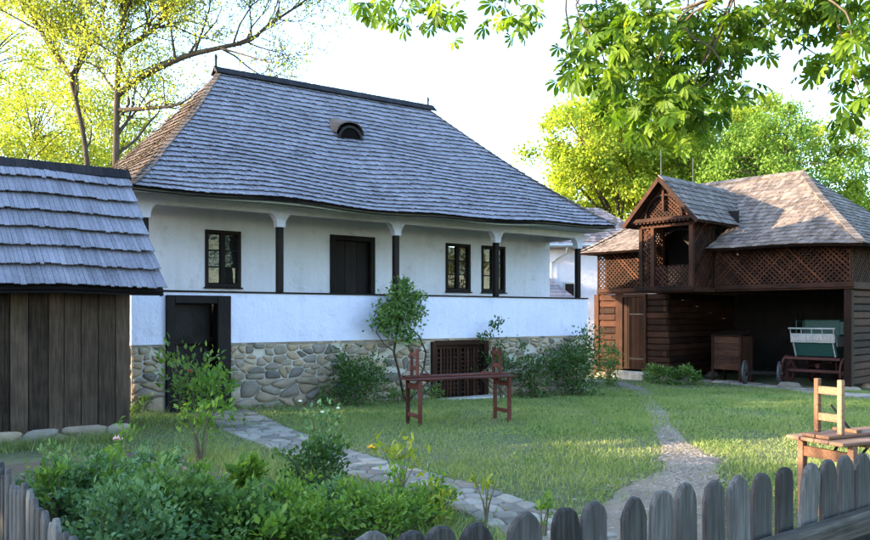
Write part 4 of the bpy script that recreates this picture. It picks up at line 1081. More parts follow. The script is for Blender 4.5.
tb = math.radians(-12); tc = Vector((6.03 + .93 * math.cos(tb), 3.17 + .93 * math.sin(tb), 0))
tc.z = float(gz(tc.x, tc.y)) + .005
table(tc, tb, 'sunlit orange brown folding table behind the picket fence at the right edge', M['tan_wood'], 3)
bench((tc.x + .02, tc.y + .04, tc.z + .752), tb + .03, 'sunlit tan bench upside down on the table at the right edge', M['tan_wood'], 4)

# ================================================================== PLANTS
def wl(px, off=.5):
    p = at_Y(px, 0, YF - off); return (p.x, p.y, float(gz(p.x, p.y)))
def shrub(name, label, px, py, h, r, n, ls, mat, seed, group=None, tmpl=LEAF2, stems=7, lift=.15, up=.25, cat='shrub', loc=None, ell=1.0, clumps=None, flower=None, stem_r=.007):
    rng = np.random.default_rng(seed); b = Vector(loc) if loc else at_g(px, py)
    o = root(name, b, label, cat, group)
    K = clumps or max(8, int(n / 60)); cz = h * (lift + (1 - lift) / 2); rz_ = h * (1 - lift) / 2
    d = unit(rng.normal(size=(K, 3))); rad = rng.random(K) ** .45
    cc = d * rad[:, None] * np.array([r, r * ell, rz_]) * (1 + .22 * rng.normal(size=(K, 1))) + np.array([0, 0, cz])
    cc[:, 2] = np.maximum(cc[:, 2], h * .08)
    pick = rng.integers(0, K, n); cr_ = min(r, rz_) * .42
    C = cc[pick] + rng.normal(size=(n, 3)) * cr_ * np.array([.6, .6, .5])
    C[:, 2] = np.maximum(C[:, 2], .02)
    out = unit(C - np.array([0, 0, cz * .7])); D = unit(out * .8 + rng.normal(size=(n, 3)) * .55 + np.array([0, 0, up])); N = unit(out * .5 + np.array([0, 0, 1.0]) + rng.normal(size=(n, 3)) * .45)
    scatter('foliage', C + np.array(b), D, N, ls * rng.uniform(.65, 1.3, n), tmpl, mat, o, var=rng.random(n))
    m = MB()
    for k in range(min(stems, K)):
        t = cc[k]; bx, by = rng.normal(size=2) * r * .12
        m.tube([b + Vector((bx, by, -.03)), b + Vector((bx * .8 + t[0] * .35, by * .8 + t[1] * .35, t[2] * .5)), b + Vector(tuple(t))], [stem_r * 1.5, stem_r, stem_r * .5], 5)
    if stems: m.build('stems', M['twig'], o)
    if flower:
        fm, fl_list, fs_ = flower
        for fp in fl_list:
            fo = MB()
            for k in range(9):
                a = k * 2.4; rr_ = fs_ * (.25 + .75 * k / 9); e = .9 - k * .07
                c0 = Vector((math.cos(a), math.sin(a), 0)); c1 = Vector((-math.sin(a), math.cos(a), 0)); f0 = Vector(fp)
                fo.face([f0, f0 + c0 * rr_ * .6 - c1 * rr_ * .5 + Vector((0, 0, fs_ * e * .5)), f0 + c0 * rr_ * .9 + Vector((0, 0, fs_ * e)), f0 + c0 * rr_ * .6 + c1 * rr_ * .5 + Vector((0, 0, fs_ * e * .5))])
            fo.build('flower', fm, o)
    return o
G1, G2, G3, G4 = 'perennials in the garden bed', 'rose bushes in the garden', 'shrubs growing along the farmhouse wall', 'shrubs by the barn'
# garden bed
shrub('peony', 'large blue green lobed perennial clump beside the pointed paling fence', 74, 522, .50, .56, 3442, 0.063, M['leaf_bluegreen'], 1, G1, LOBED, 14, .0, .3, 'plant')
shrub('peony', 'blue green perennial clump before the shed corner boards', 128, 496, .40, .40, 1836, 0.060, M['leaf_bluegreen'], 31, G1, LOBED, 10, .0, .3, 'plant')
shrub('phlox', 'lush mid green long leaved clump at bottom left of centre', 168, 547, .52, .44, 3901, 0.060, M['leaf_mid'], 2, G1, LEAF4, 16, .0, .45, 'plant')
shrub('phlox', 'lush green clump low in the garden right of the long leaved one', 236, 552, .40, .36, 2983, 0.054, M['leaf_mid'], 3, G1, LEAF4, 14, .0, .45, 'plant')
shrub('phlox', 'low green clump behind the palings at the bottom edge', 120, 575, .50, .34, 2295, 0.050, M['leaf_bluegreen'], 4, G1, LEAF4, 12, .0, .45, 'plant')
shrub('low_perennial', 'low pale green leafy clump at the bottom centre of the bed', 312, 548, .42, .34, 2210, 0.044, M['leaf_fresh'], 5, G1, LEAF4, 14, .0, .5, 'plant')
shrub('low_perennial', 'low pale green leafy clump next to the first rounded pickets', 385, 540, .40, .34, 2210, 0.044, M['leaf_fresh'], 6, G1, LEAF4, 14, .0, .5, 'plant')
shrub('low_perennial', 'pale leafy clump at the foot of the round dark rose', 345, 520, .36, .30, 1700, 0.041, M['leaf_bluegreen'], 7, G1, LEAF4, 12, .0, .5, 'plant')
shrub('low_perennial', 'pale leafy clump nearest the flagstone path edge', 428, 522, .34, .26, 1360, 0.041, M['leaf_fresh'], 8, G1, LEAF4, 10, .0, .5, 'plant')
shrub('low_perennial', 'broad leaved yellow green clump at the bottom between two green clumps', 268, 560, .30, .22, 374, 0.081, M['leaf_fresh'], 9, G1, LEAF4, 8, .0, .5, 'plant')
shrub('hosta', 'small bright green broad leaved plant left of the round dark rose', 248, 494, .36, .22, 240, .12, M['leaf_fresh'], 10, G1, LEAF4, 7, .1, .6, 'plant')
shrub('daylily', 'tufted low plant with narrow upright leaves in the middle of the bed', 277, 512, .20, .14, 160, .10, M['leaf_mid'], 11, G1, LEAF4, 4, .0, .8, 'plant')
for k, (px, py, h_, where) in enumerate(((52, 534, .58, 'nearest the paling fence'), (108, 524, .56, 'between the two lobed clumps'), (204, 538, .55, 'behind the long leaved clump'), (292, 536, .50, 'before the round dark rose'), (352, 536, .46, 'among the pale clumps at the bottom centre'))):
    shrub('stalk_plant', 'upright leafy stalks with fresh green tips ' + where, px, py, h_, .15, 260, .055, M['leaf_fresh'], 80 + k, G1, LEAF4, 9, .25, .7, 'plant', clumps=16)
b = at_g(122, 484); 
shrub('rose_bush', 'slender rose with one pale pink bloom before the shed corner', 122, 484, .66, .15, 110, .055, M['leaf_fresh'], 12, G2, LEAF4, 6, .25, .3, 'rose', flower=(M['pink'], [at_d(117, 441, (b - Vector((0, 0, 0))).dot(Vector((.6, .8, 0))) - .06)], .075))
b = at_g(186, 424)
shrub('rose_bush', 'tall leafy rose before the dark entrance door with a red bud', 186, 424, 1.22, .52, 560, .10, M['leaf_mid'], 13, G2, LEAF4, 12, .12, .3, 'rose', flower=(M['red_petal'], [at_d(190, 372, b.dot(Vector((.6, .8, 0))) - .3)], .06), clumps=26)
shrub('rose_bush', 'tall leafy rose leaning by the right jamb of the entrance door', 212, 428, 1.0, .40, 330, .10, M['leaf_fresh'], 43, G2, LEAF4, 9, .15, .3, 'rose', clumps=18)
shrub('rose_bush', 'sparse vase shaped rose with yellow green leaves left of the path', 200, 464, .72, .26, 120, .09, M['leaf_fresh'], 14, G2, LEAF4, 9, .35, .3, 'rose', clumps=14)
shrub('rose_bush', 'round dark green standard rose in the centre of the garden', 312, 502, .62, .29, 1300, .055, M['leaf_dark'], 15, G2, LEAF4, 10, .14, .2, 'rose', stem_r=.012, clumps=34)
shrub('rose_bush', 'airy pale sprigs rising behind the round dark rose', 322, 486, .80, .24, 150, .055, M['leaf_bluegreen'], 16, G2, LEAF4, 9, .5, .3, 'rose', clumps=16, flower=(M['white_petal'], [at_d(322, 413, 7.9), at_d(338, 409, 7.9), at_d(300, 402, 7.9)], .03))
b = at_g(402, 506)
shrub('rose_bush', 'thin rose shoot with yellow leaves and a yellow bud beside the path', 402, 506, .72, .20, 70, .085, M['leaf_yellow'], 17, G2, LEAF4, 7, .3, .3, 'rose', clumps=10, flower=(M['yellow_petal'], [at_d(371, 449, 7.0)], .055))
shrub('rose_bush', 'thin yellowish young rose beside the flagstones, rightmost but one', 486, 524, .46, .10, 46, .055, M['leaf_yellow'], 18, G2, LEAF4, 4, .2, .4, 'rose', clumps=7)
shrub('rose_bush', 'small green shoot just behind the fence, rightmost in the garden', 543, 538, .36, .09, 70, .05, M['leaf_fresh'], 19, G2, LEAF4, 4, .1, .5, 'rose', clumps=7)
shrub('rose_bush', 'yellow green rose shoot close behind the leftmost rounded pickets', 440, 530, .40, .12, 60, .07, M['leaf_yellow'], 20, G2, LEAF4, 5, .2, .4, 'rose', clumps=8)
# along the house
shrub('shrub', 'dense dark green shrub against the stone base left of the table', 358, 406, 1.16, .52, 2300, .075, M['leaf_dark'], 21, G3, LEAF2, 10, .0, .2, loc=wl(358, 0.62))
shrub('shrub', 'small light green shrub at the stone wall beside the dark one', 330, 409, .42, .22, 320, .06, M['leaf_mid'], 22, G3, LEAF2, 6, .0, .3, loc=wl(330, 0.3))
shrub('shrub', 'airy shrub right of the lattice cellar door, top above the ledge', 497, 396, 1.78, .36, 800, .085, M['leaf_dark'], 23, G3, LEAF2, 9, .12, .3, clumps=26, loc=wl(497, 0.42))
shrub('shrub', 'mid green shrub between the airy shrub and the big dark bush', 534, 393, 1.32, .44, 1100, .085, M['leaf_dark'], 24, G3, LEAF2, 10, .02, .25, clumps=26, loc=wl(534, 0.5))
shrub('shrub', 'big dense dark bush at the right corner of the farmhouse', 578, 396, 1.52, .68, 3600, .08, M['leaf_dark'], 25, G3, LEAF2, 12, .0, .2)
shrub('shrub', 'lighter shrub just behind the right corner of the farmhouse', 609, 386, 1.25, .40, 1000, .085, M['leaf_mid'], 26, G3, LEAF2, 8, .0, .25)
shrub('shrub', 'tiny bright shrub under the left end of the lawn table', 434, 402, .40, .22, 320, .06, M['leaf_mid'], 27, G3, LEAF2, 6, .0, .35, loc=wl(434, 0.35))
shrub('shrub', 'low green weeds at the foot of the wall left of the cellar door', 400, 402, .36, .30, 320, .06, M['leaf_mid'], 28, G3, LEAF2, 6, .0, .35, loc=wl(400, 0.45))
shrub('shrub', 'small weed tuft at the stone corner beside the shed', 141, 416, .34, .24, 260, .06, M['leaf_mid'], 29, G3, LEAF2, 6, .0, .35, loc=wl(141, 0.3))
shrub('hydrangea', 'low leafy shrub at the foot of the sunlit log wall', 660, 384, .62, .44, 900, .10, M['leaf_mid'], 41, G4, LEAF2, 8, .0, .3)
shrub('hydrangea', 'low leafy shrub beside the cart bay', 687, 385, .58, .46, 900, .10, M['leaf_mid'], 42, G4, LEAF2, 8, .0, .3)
# climbing vine with a twisted bare trunk
vb = at_Y(406, 399, YF - .35); vb.z = float(gz(vb.x, vb.y))
vine = root('climbing_vine', vb, 'climbing vine with twisted bare stems and a leafy head on the white parapet', 'vine')
def vp(px, py, off=.25): return at_Y(px, py, YF - off)
one('trunk', M['bark'], vine, lambda m: m.tube([vb + Vector((0, 0, -.1)), vp(399, 372), vp(394, 352), vp(397, 332), vp(401, 312), vp(404, 290)], [.035, .03, .027, .024, .018, .008], 7), smooth=True)
one('trunk', M['bark'], vine, lambda m: m.tube([vb + Vector((.06, 0, -.1)), vp(416, 385, .2), vp(424, 368, .2), vp(426, 352, .2), vp(419, 336, .2), vp(408, 326, .22), vp(398, 318, .25)], [.025, .022, .02, .019, .017, .014, .01], 7), smooth=True)
one('trunk', M['bark'], vine, lambda m: m.tube([vp(395, 352), vp(384, 344, .2), vp(376, 332, .2), vp(382, 318, .25)], [.015, .012, .011, .007], 6), smooth=True)
rv_ = np.random.default_rng(77); Cv = []
for (px, py, rp, n) in ((400, 298, 16, 460), (387, 312, 15, 400), (413, 312, 13, 360), (399, 324, 18, 420), (382, 322, 11, 220), (416, 298, 9, 190), (404, 286, 9, 200), (410, 338, 10, 110)):
    for k in range(n):
        q = vp(px + rv_.normal() * rp * .46, py + rv_.normal() * rp * .46, .32 + rv_.normal() * .10); Cv.append(tuple(q))
Cv = np.array(Cv); n = len(Cv)
scatter('foliage', Cv, rv_.normal(size=(n, 3)) * .6 + np.array([0, -.4, -.15]), rv_.normal(size=(n, 3)) * .5 + np.array([0, -.7, .7]), .10 * rv_.uniform(.6, 1.2, n), LEAF2, M['leaf_mid'], vine, var=rv_.random(n))

# ================================================================== TREES
def tree(name, label, base, H, rx, cz, rz_, n, ls, mat, seed, group, trunk_r=.22, clumps=110, clump_r=.75, ry=None, twig=True):
    rng = np.random.default_rng(seed); b = Vector(base); o = root(name, b, label, 'tree', group); ry = ry or rx
    d = unit(rng.normal(size=(clumps, 3))); lump = 1 + .22 * np.sin(d[:, 0:1] * 5 + seed) + .18 * np.sin(d[:, 2:3] * 7 + d[:, 1:2] * 4 + seed * 2)
    cc = d * (rng.random((clumps, 1)) ** .38) * lump * np.array([rx, ry, rz_]) + np.array([0, 0, cz])
    m = MB(); wob_ = rng.normal(size=(6, 2)) * .12
    tp = [Vector((wob_[k][0] * k * .4, wob_[k][1] * k * .4, H * .8 * k / 5 - (.2 if k == 0 else 0))) for k in range(6)]
    m.tube([b + p for p in tp], [trunk_r * (1.25 if k == 0 else 1 - k * .17) for k in range(6)], 9)
    limbs = []
    for k in range(10):
        t = Vector(cc[k]); f = min(.9, max(.28, (t.z / H) * .72)) * 5; i = min(4, int(f)); s = tp[i].lerp(tp[i + 1], f - i)
        mid = s.lerp(t, .5) + Vector((rng.normal() * .3, rng.normal() * .3, .25)); pts = [s, s.lerp(mid, .5), mid, mid.lerp(t, .5) + Vector((rng.normal() * .15, rng.normal() * .15, .1)), t]
        m.tube([b + p for p in pts], [trunk_r * .42, trunk_r * .33, trunk_r * .25, trunk_r * .16, trunk_r * .06], 6); limbs += pts[1:]
    for k in range(10, clumps):
        t = Vector(cc[k]); s = min(limbs, key=lambda q: (q - t).length); mid = s.lerp(t, .5) + Vector((0, 0, .15))
        m.tube([b + s, b + mid, b + t], [trunk_r * .13, trunk_r * .09, trunk_r * .03], 4, caps=False)
    m.build('trunk', M['bark'], o, smooth=True)
    pick = rng.integers(0, clumps, n); sz = rng.uniform(.6, 1.3, clumps)
    C = cc[pick] + rng.normal(size=(n, 3)) * (clump_r * sz[pick])[:, None] * np.array([.62, .62, .42])
    out = unit(C - np.array([0, 0, cz])); D = unit(out * .5 + rng.normal(size=(n, 3)) * .7 + np.array([0, 0, -.25])); N = unit(out * .5 + rng.normal(size=(n, 3)) * .5 + np.array([0, 0, .8]))
    scatter('crown', C + np.array(b), D, N, ls * rng.uniform(.6, 1.3, n), LEAF2, mat, o, var=rng.random(n)); return o
def gpt(px, d):
    a = pdir(px); x, y = a[0] * d, a[1] * d; return (x, y, float(gz(x, y)))
TG = 'trees rising behind the barn'
tree('chestnut_tree', 'full bright green chestnut tree rising between farmhouse and barn', gpt(618, 52), 16, 5.6, 12.2, 5.8, 50000, .25, M['leaf_backtree'], 51, TG, .3, 130, .8)
tree('chestnut_tree', 'taller green tree behind the barn oriel, partly behind hanging chestnut leaves', gpt(705, 56), 20, 6.2, 13.2, 6.4, 48000, .23, M['leaf_backtree'], 52, TG, .3, 130, .85)
tree('chestnut_tree', 'broad green tree filling the gap behind the barn oriel', gpt(658, 62), 19, 6.6, 13.0, 7.0, 42000, .27, M['leaf_backtree'], 57, TG, .3, 120, 1.0)
tree('linden_tree', 'yellowish loose tree above the middle of the barn ridge', gpt(757, 47), 13, 4.2, 9.6, 4.6, 32000, .19, M['leaf_fresh'], 53, TG, .22, 110, .7)
tree('linden_tree', 'darker green rounded tree above the right end of the barn', gpt(803, 52), 14, 4.3, 10.2, 5.0, 34000, .21, M['leaf_backtree'], 54, TG, .25, 110, .75)
tree('birch_tree', 'pale loose tree cut by the right edge of the picture', gpt(895, 55), 15, 4.4, 9.6, 5.8, 22000, .19, M['leaf_fresh'], 55, TG, .22, 110, .75)
tree('linden_tree', 'small green tree low behind the distant white house', gpt(560, 56), 10, 4.2, 6.6, 4.0, 12000, .22, M['leaf_backtree'], 56, TG, .22, 90, .8)
LG = 'spring trees behind the farmhouse and shed'
tree('willow_tree', 'dense yellow green tree rising straight behind the shed ridge', gpt(28, 30), 10, 3.0, 7.2, 3.8, 26000, .13, M['leaf_spring'], 57, LG, .2, 120, .62)
tree('willow_tree', 'hazy yellow green tree in the top left corner', gpt(-12, 36), 17, 4.8, 11.5, 6.2, 30000, .15, M['leaf_spring'], 58, LG, .28, 130, .75)
tree('willow_tree', 'yellow green tree between the bare branched tree and the farmhouse hip', gpt(112, 35), 12, 3.2, 8.2, 4.0, 26000, .14, M['leaf_spring'], 59, LG, .18, 90, .6)

# the big open branched tree at the upper left
rt = np.random.default_rng(5)
bt = Vector(gpt(117, 27)); openT = root('open_tree', bt, 'large open tree with bare spreading limbs and small yellow leaves behind the farmhouse', 'tree', LG)
def q27(px, py, d=27): return at_d(px, py, d)
limbm = MB(); twigm = MB(); tips = []
def grow(pts, r0, r1, level):
    """tube along pts then side branches"""
    n = len(pts); mb = limbm if level < 2 else twigm
    mb.tube(pts, [lerp(r0, r1, k / (n - 1)) for k in range(n)], 7 if level < 2 else 4, caps=False)
    if level >= 2:
        for p in pts[1:]: tips.append(p)
    if level == 3: return
    L = sum((b - a).length for a, b in zip(pts, pts[1:]))
    cnt = {0: 19, 1: 8, 2: 4}[level]
    for k in range(cnt):
        t = rt.uniform(.25, 1.0) * (n - 1); i = min(n - 2, int(t)); s = pts[i].lerp(pts[i + 1], t - i); d = (pts[i + 1] - pts[i]).normalized()
        side = Vector(tuple(rt.normal(size=3))); side -= d * side.dot(d); side.normalize()
        nd_ = (d * rt.uniform(.35, .9) + side * rt.uniform(.6, 1.1) + Vector((0, 0, .35))).normalized()
        ln = {0: rt.uniform(1.8, 3.6), 1: rt.uniform(.9, 1.8), 2: rt.uniform(.4, .9)}[level]
        p = [s]; cur = nd_
        for q in range(4):
            cur = (cur + Vector(tuple(rt.normal(size=3))) * .22 + Vector((0, 0, .06))).normalized(); p.append(p[-1] + cur * ln / 4)
        rr_ = lerp(r0, r1, t / (n - 1)) * {0: .5, 1: .5, 2: .55}[level]; grow(p, max(rr_, .012), max(rr_ * .3, .006), level + 1)
def sm(pts, k=3):
    out = []
    for i in range(len(pts) - 1):
        p0, p1, p2, p3 = pts[max(i - 1, 0)], pts[i], pts[i + 1], pts[min(i + 2, len(pts) - 1)]
        for j in range(k):
            t = j / k; out.append(.5 * ((2 * p1) + (p2 - p0) * t + (2 * p0 - 5 * p1 + 4 * p2 - p3) * t * t + (3 * p1 - p0 - 3 * p2 + p3) * t ** 3))
    return out + [pts[-1]]
grow(sm([bt + Vector((0, 0, -.3)), q27(116, 220), q27(116, 150), q27(117, 95), q27(119, 55, 27.2), q27(125, 10, 27.3), q27(132, -50, 27.5), q27(150, -120, 27.6)]), .14, .045, 0)
grow(sm([q27(117, 95), q27(141, 77), q27(183, 57, 26.6), q27(218, 48, 26.4), q27(250, 40, 26.2), q27(268, 25, 26.1), q27(300, 4, 26), q27(330, -20, 26)]), .12, .02, 0)
grow(sm([Vector(gpt(92, 27.4)), q27(90, 220, 27.4), q27(85, 145, 27.4), q27(76, 100, 27.5), q27(72, 75, 27.6), q27(90, 45, 27.8), q27(106, 0, 28), q27(112, -40, 28)]), .105, .035, 0)
grow(sm([q27(72, 78, 27.6), q27(50, 45, 28), q27(30, 10, 28.2), q27(10, -30, 28.4)]), .09, .03, 0)
grow(sm([q27(120, 50, 27.2), q27(150, 32, 27.5), q27(172, 5, 27.6), q27(185, -40, 27.8)]), .11, .03, 0)
grow(sm([q27(118, 110, 27), q27(150, 108, 26.6), q27(180, 104, 26.2), q27(200, 88, 26)]), .09, .02, 1)
limbm.build('trunk', M['bark'], openT, smooth=True); twigm.build('twigs', M['bark'], openT, smooth=True)
tips = np.array([tuple(p) for p in tips])
fwd = tips @ np.array([.6, .8, 0]); rgt = tips @ np.array([.8, -.6, 0]); tpx = 435 + FOC * rgt / fwd; tpy = HORIZON - FOC * (tips[:, 2] - EYE) / fwd
wgt = 1.0 - .72 * ss(130, 240, tpx); keep = rt.random(len(tips)) < wgt; tips = tips[keep]
n = 75000; pk = rt.integers(0, len(tips), n); C = tips[pk] + rt.normal(size=(n, 3)) * .2
scatter('crown', C, rdirs(n, -.2, rt), rdirs(n, .6, rt), .10 * rt.uniform(.6, 1.4, n), LEAF2, M['leaf_spring'], openT, var=rt.random(n))

# trees outside the frame: some seen in the window panes, some added for shade
OG = 'trees standing outside the picture'
tree('linden_tree', 'tree right of the picture, mirrored in the farmhouse windows', (27, -1.5, 0), 11, 4.4, 6.4, 4.6, 9000, .24, M['leaf_yellow'], 61, OG, .3, 90, .9)
tree('linden_tree', 'farther tree right of the picture, mirrored in the left porch window', (33, 3.5, 0), 13, 4.4, 7.5, 5, 8000, .26, M['leaf_backtree'], 62, OG, .3, 90, .9)
tree('linden_tree', 'large tree added behind the camera, mirrored dimly in the leftmost porch window', (13.5, -9, 0), 12, 4.6, 6.6, 5.0, 9000, .24, M['leaf_mid'], 65, OG, .3, 90, .9)  # added unseen tree, darkens the reflection in the left window
tree('linden_tree', 'small dense tree added out of sight behind the shed to shade the lawn', (-3.6, 17.9, 0), 6.8, 2.1, 3.9, 2.9, 10000, .17, M['leaf_mid'], 66, OG, .14, 80, .55)  # added unseen tree, blocks sun slipping between shed and house
hb = Vector((-6.2, 9, 0)); hedge = root('added_hedge', hb, 'tall leafy hedge added out of view at the left to shade the front garden', 'hedge')  # added unseen hedge, height and length shaped to keep sun off lawn and bed
rh = np.random.default_rng(64); n = 31000; Yh = rh.uniform(4.2, 15.3, n); topz = 3.75 + .18 * np.sin(Yh * 2.1) + .12 * np.sin(Yh * 5.3 + 1)
C = np.stack([-6.2 + rh.normal(size=n) * .45, Yh, rh.random(n) * topz], 1)
scatter('foliage', C, rdirs(n, .2, rh), rdirs(n, .5, rh), .17 * rh.uniform(.7, 1.3, n), LEAF2, M['leaf_mid'], hedge, var=rh.random(n))
for k in range(9): one('stem', M['bark'], hedge, lambda m: m.tube([(-6.2, 4.8 + k, -.2), (-6.2 + rh.normal() * .1, 4.8 + k + rh.normal() * .15, 1.4), (-6.2, 4.8 + k, 3.0)], [.06, .045, .015], 6))

# the chestnut overhead: trunk right of the frame, boughs hanging in
ct = Vector((7.6, -1.0, 0)); chest_t = root('overhanging_chestnut', ct, 'horse chestnut boughs with large palmate leaves hanging across the upper right', 'tree')
rc_ = np.random.default_rng(91)
top = ct + Vector((-.2, .2, 4.6))
tm = MB(); tm.tube([ct + Vector((0, 0, -.2)), ct + Vector((.05, .0, 1.5)), ct + Vector((-.05, .1, 3.2)), top, top + Vector((.2, .3, 2.5))], [.36, .28, .25, .22, .12], 10)
def cd(px, py, d): return at_d(px, py, d)
bough_a = sm([top + Vector((0, 0, -.4)), cd(960, -150, 5.2), cd(840, -110, 5.6), cd(720, -90, 5.8), cd(600, -80, 6.0), cd(480, -60, 6.2), cd(370, -45, 6.4)], 4)
bough_b = sm([top + Vector((0, 0, -.8)), cd(960, -60, 5.0), cd(880, -40, 5.2), cd(800, -25, 5.4), cd(735, -10, 5.6)], 4)
tm.tube(bough_a, [lerp(.11, .02, k / (len(bough_a) - 1)) for k in range(len(bough_a))], 7)
tm.tube(bough_b, [lerp(.08, .02, k / (len(bough_b) - 1)) for k in range(len(bough_b))], 7)
tm.build('trunk', M['bark'], chest_t, smooth=True)
PALM = palmate(7, 3.9, .45); PALM5 = palmate(5, 3.0, .5)
pal_mesh = []
for k, (tv, tf) in enumerate((PALM, PALM5, palmate(7, 3.4, .75), palmate(6, 3.6, .6))):
    me = bpy.data.meshes.new('palmate_leaf'); me.from_pydata([tuple(v) for v in tv] + [(-.006, 0, 0), (.006, 0, 0), (.006, -.55, .12), (-.006, -.55, .12)], [], [tuple(f) for f in tf] + [(len(tv), len(tv) + 1, len(tv) + 2, len(tv) + 3)])
    at_ = me.attributes.new("var", 'FLOAT', 'FACE'); at_.data.foreach_set('value', [0.0] * len(me.polygons)); me.materials.append(M['leaf_chestnut']); pal_mesh.append(me)
clus = [(368, 2, 20, 3), (398, 14, 20, 5), (432, 16, 20, 5), (455, -4, 18, 2), (505, 12, 20, 5), (530, 18, 13, 4),
        (592, 26, 22, 9), (612, 22, 28, 14), (650, 22, 30, 15), (690, 22, 30, 14), (732, 20, 30, 12), (765, 14, 24, 9),
        (578, 68, 20, 9), (612, 62, 28, 13), (650, 60, 30, 14), (692, 58, 30, 13), (728, 52, 22, 8),
        (612, 98, 22, 9), (645, 98, 26, 10), (682, 92, 26, 9), (716, 88, 20, 5), (660, 120, 20, 7), (690, 118, 18, 6), (740, 98, 14, 3), (690, 138, 11, 3),
        (800, 6, 30, 12), (835, 8, 28, 11), (862, 18, 22, 9), (852, 46, 20, 8), (866, 74, 18, 7), (862, 104, 16, 6), (822, 62, 18, 5), (770, 40, 16, 4)]
bpts = bough_a + bough_b; tw = MB(); leaves_ = []
for (px, py, rp, cnt) in clus:
    dep = 5.9 + rc_.uniform(-.5, .6) - (.5 if px > 780 else 0); c = cd(px, py, dep)
    # twig from bough down to the cluster
    s = min(bpts, key=lambda q: (q - (c + Vector((0, 0, .6)))).length)
    tw.tube(sm([s, s.lerp(c, .4) + Vector((rc_.normal() * .18, rc_.normal() * .18, .2)), s.lerp(c, .75) + Vector((rc_.normal() * .1, rc_.normal() * .1, .1)), c + Vector((0, 0, .03))], 3), [.012, .0105, .0095, .0085, .008, .0075, .007, .006, .005, .004], 5)
    for k in range(int(cnt * 3.6)):
        off = Vector((rc_.normal() * rp * .5 * dep / FOC, 0, rc_.normal() * rp * .45 * dep / FOC)); lat = rc_.normal() * .18
        p = c + Vector((.8 * off.x, -.6 * off.x, off.z)) + Vector((.6, .8, 0)) * lat
        out = (p - c); dd = Vector((out.x + rc_.normal() * .15, out.y + rc_.normal() * .15, out.z * .6 - .10 + rc_.normal() * .08))
        if dd.length < 1e-3: dd = Vector((1, 0, -.3))
        dd.normalize(); nn = Vector((rc_.normal() * .45, rc_.normal() * .45, 1)); nn = (nn - dd * nn.dot(dd)).normalized(); xx = dd.cross(nn)
        L = rc_.uniform(.078, .135)
        leaves_.append((p, dd, nn, xx, L))
rc_.shuffle(order := np.arange(len(leaves_)))
for q in order[:290]:                            # large single leaves; the rest of the spray is joined below
    p, dd, nn, xx, L = leaves_[q]
    ob = bpy.data.objects.new('leaf', pal_mesh[int(rc_.integers(0, 4))]); col.objects.link(ob); ob.parent = chest_t
    mt = Matrix((xx, dd, nn)).transposed().to_4x4(); ob.matrix_local = Matrix.Translation(p - ct) @ mt @ Matrix.Scale(L, 4)
rest = [leaves_[q] for q in order[290:]]
scatter('leaf_spray', [tuple(l[0]) for l in rest], [tuple(l[1]) for l in rest], [tuple(l[2]) for l in rest], np.array([l[4] for l in rest]), PALM, M['leaf_chestnut'], chest_t, 'stuff', rc_.random(len(rest)))
tw.build('twigs', M['bark'], chest_t, smooth=True)
n = 2600; src = np.array([tuple(p) for p in bpts]); pk = rc_.integers(0, len(src), n)    # the rest of the crown, above and beside the frame
C = src[pk] + rc_.normal(size=(n, 3)) * np.array([.8, .8, .5]) + np.array([0, 0, 1.1])
C2 = np.array(top) + rc_.normal(size=(2200, 3)) * np.array([1.8, 1.6, 1.2]) + np.array([1.2, -1.0, 2.2]); C = np.vstack([C, C2])
fw = C @ np.array([.6, .8, 0]); rg = C @ np.array([.8, -.6, 0]); ppx = 435 + FOC * rg / np.maximum(fw, .1); ppy = HORIZON - FOC * (C[:, 2] - EYE) / np.maximum(fw, .1)
C = C[(fw < .5) | (ppy < -25) | (ppx > 905)]; n = len(C)
scatter('crown', C, rdirs(n, -.3, rc_), rdirs(n, 1.0, rc_), .16 * rc_.uniform(.8, 1.15, n), PALM5, M['leaf_chestnut'], chest_t, 'stuff', rc_.random(n))

# ================================================================== GRASS AND PEBBLES
def dist_path(X, Y, path):
    d = np.full(X.shape, 1e9)
    for q, w in path[::2]: d = np.minimum(d, np.hypot(X - q.x, Y - q.y) - w / 2)
    return d
n = 520000
X = NR.uniform(2.0, 23.0, n); Y = NR.uniform(2.1, 17.0, n); fw = .6 * X + .8 * Y; rg = .8 * X - .6 * Y
ok = (np.abs(rg / fw) < .60) & (fw < 25) & ~inpoly(X, Y, bed_poly) & ~((X > XL - .05) & (X < XR + .05) & (Y > YF - .08)) & ~((X < SX1 + .02) & (Y > SY0 - .05))
ok &= (NR.random(n) < np.clip(1.25 - fw / 32, .35, 1))
bc, bs2 = math.cos(BARN_RZ), math.sin(BARN_RZ); lx = (X - BO.x) * bc + (Y - BO.y) * bs2; ok &= ~((lx > -.05))
dens = .5 + .5 * np.sin(X * 1.7 + np.sin(Y * 1.3) * 1.5) * np.sin(Y * 1.9 + X * .6); dens = np.clip(dens + .35 * np.sin(X * 4.3 + 2 * np.sin(Y * 2.7)) * np.sin(Y * 3.9 - X), 0, 1); bare = NR.random(n) < (.12 + .88 * dens)
ok &= bare | (NR.random(n) < .38)
for pth, mg in ((trod_path, .02), (grav_path, .0), (flag_path, -.02), (apron_path, .03)): 
    dd = dist_path(X, Y, pth); ok &= (dd > mg + NR.normal(size=n) * .05) | ((dd > -.4) & (NR.random(n) < .05))
ok &= ~((Y > YF - .35) & (NR.random(n) < .6))
X, Y = X[ok], Y[ok]; n = len(X); Zg = gz(X, Y)
patch = np.sin(X * .9 + 2) * np.sin(Y * 1.2 + 1) + .5 * np.sin(X * 3.1 - Y * 2.2)
hgt = NR.uniform(.02, .07, n) * (1 + .4 * patch) * (1 + .5 * (NR.random(n) < .06)); an = NR.uniform(0, 2 * np.pi, n); wdt = .0055 + .0006 * (.6 * X + .8 * Y)
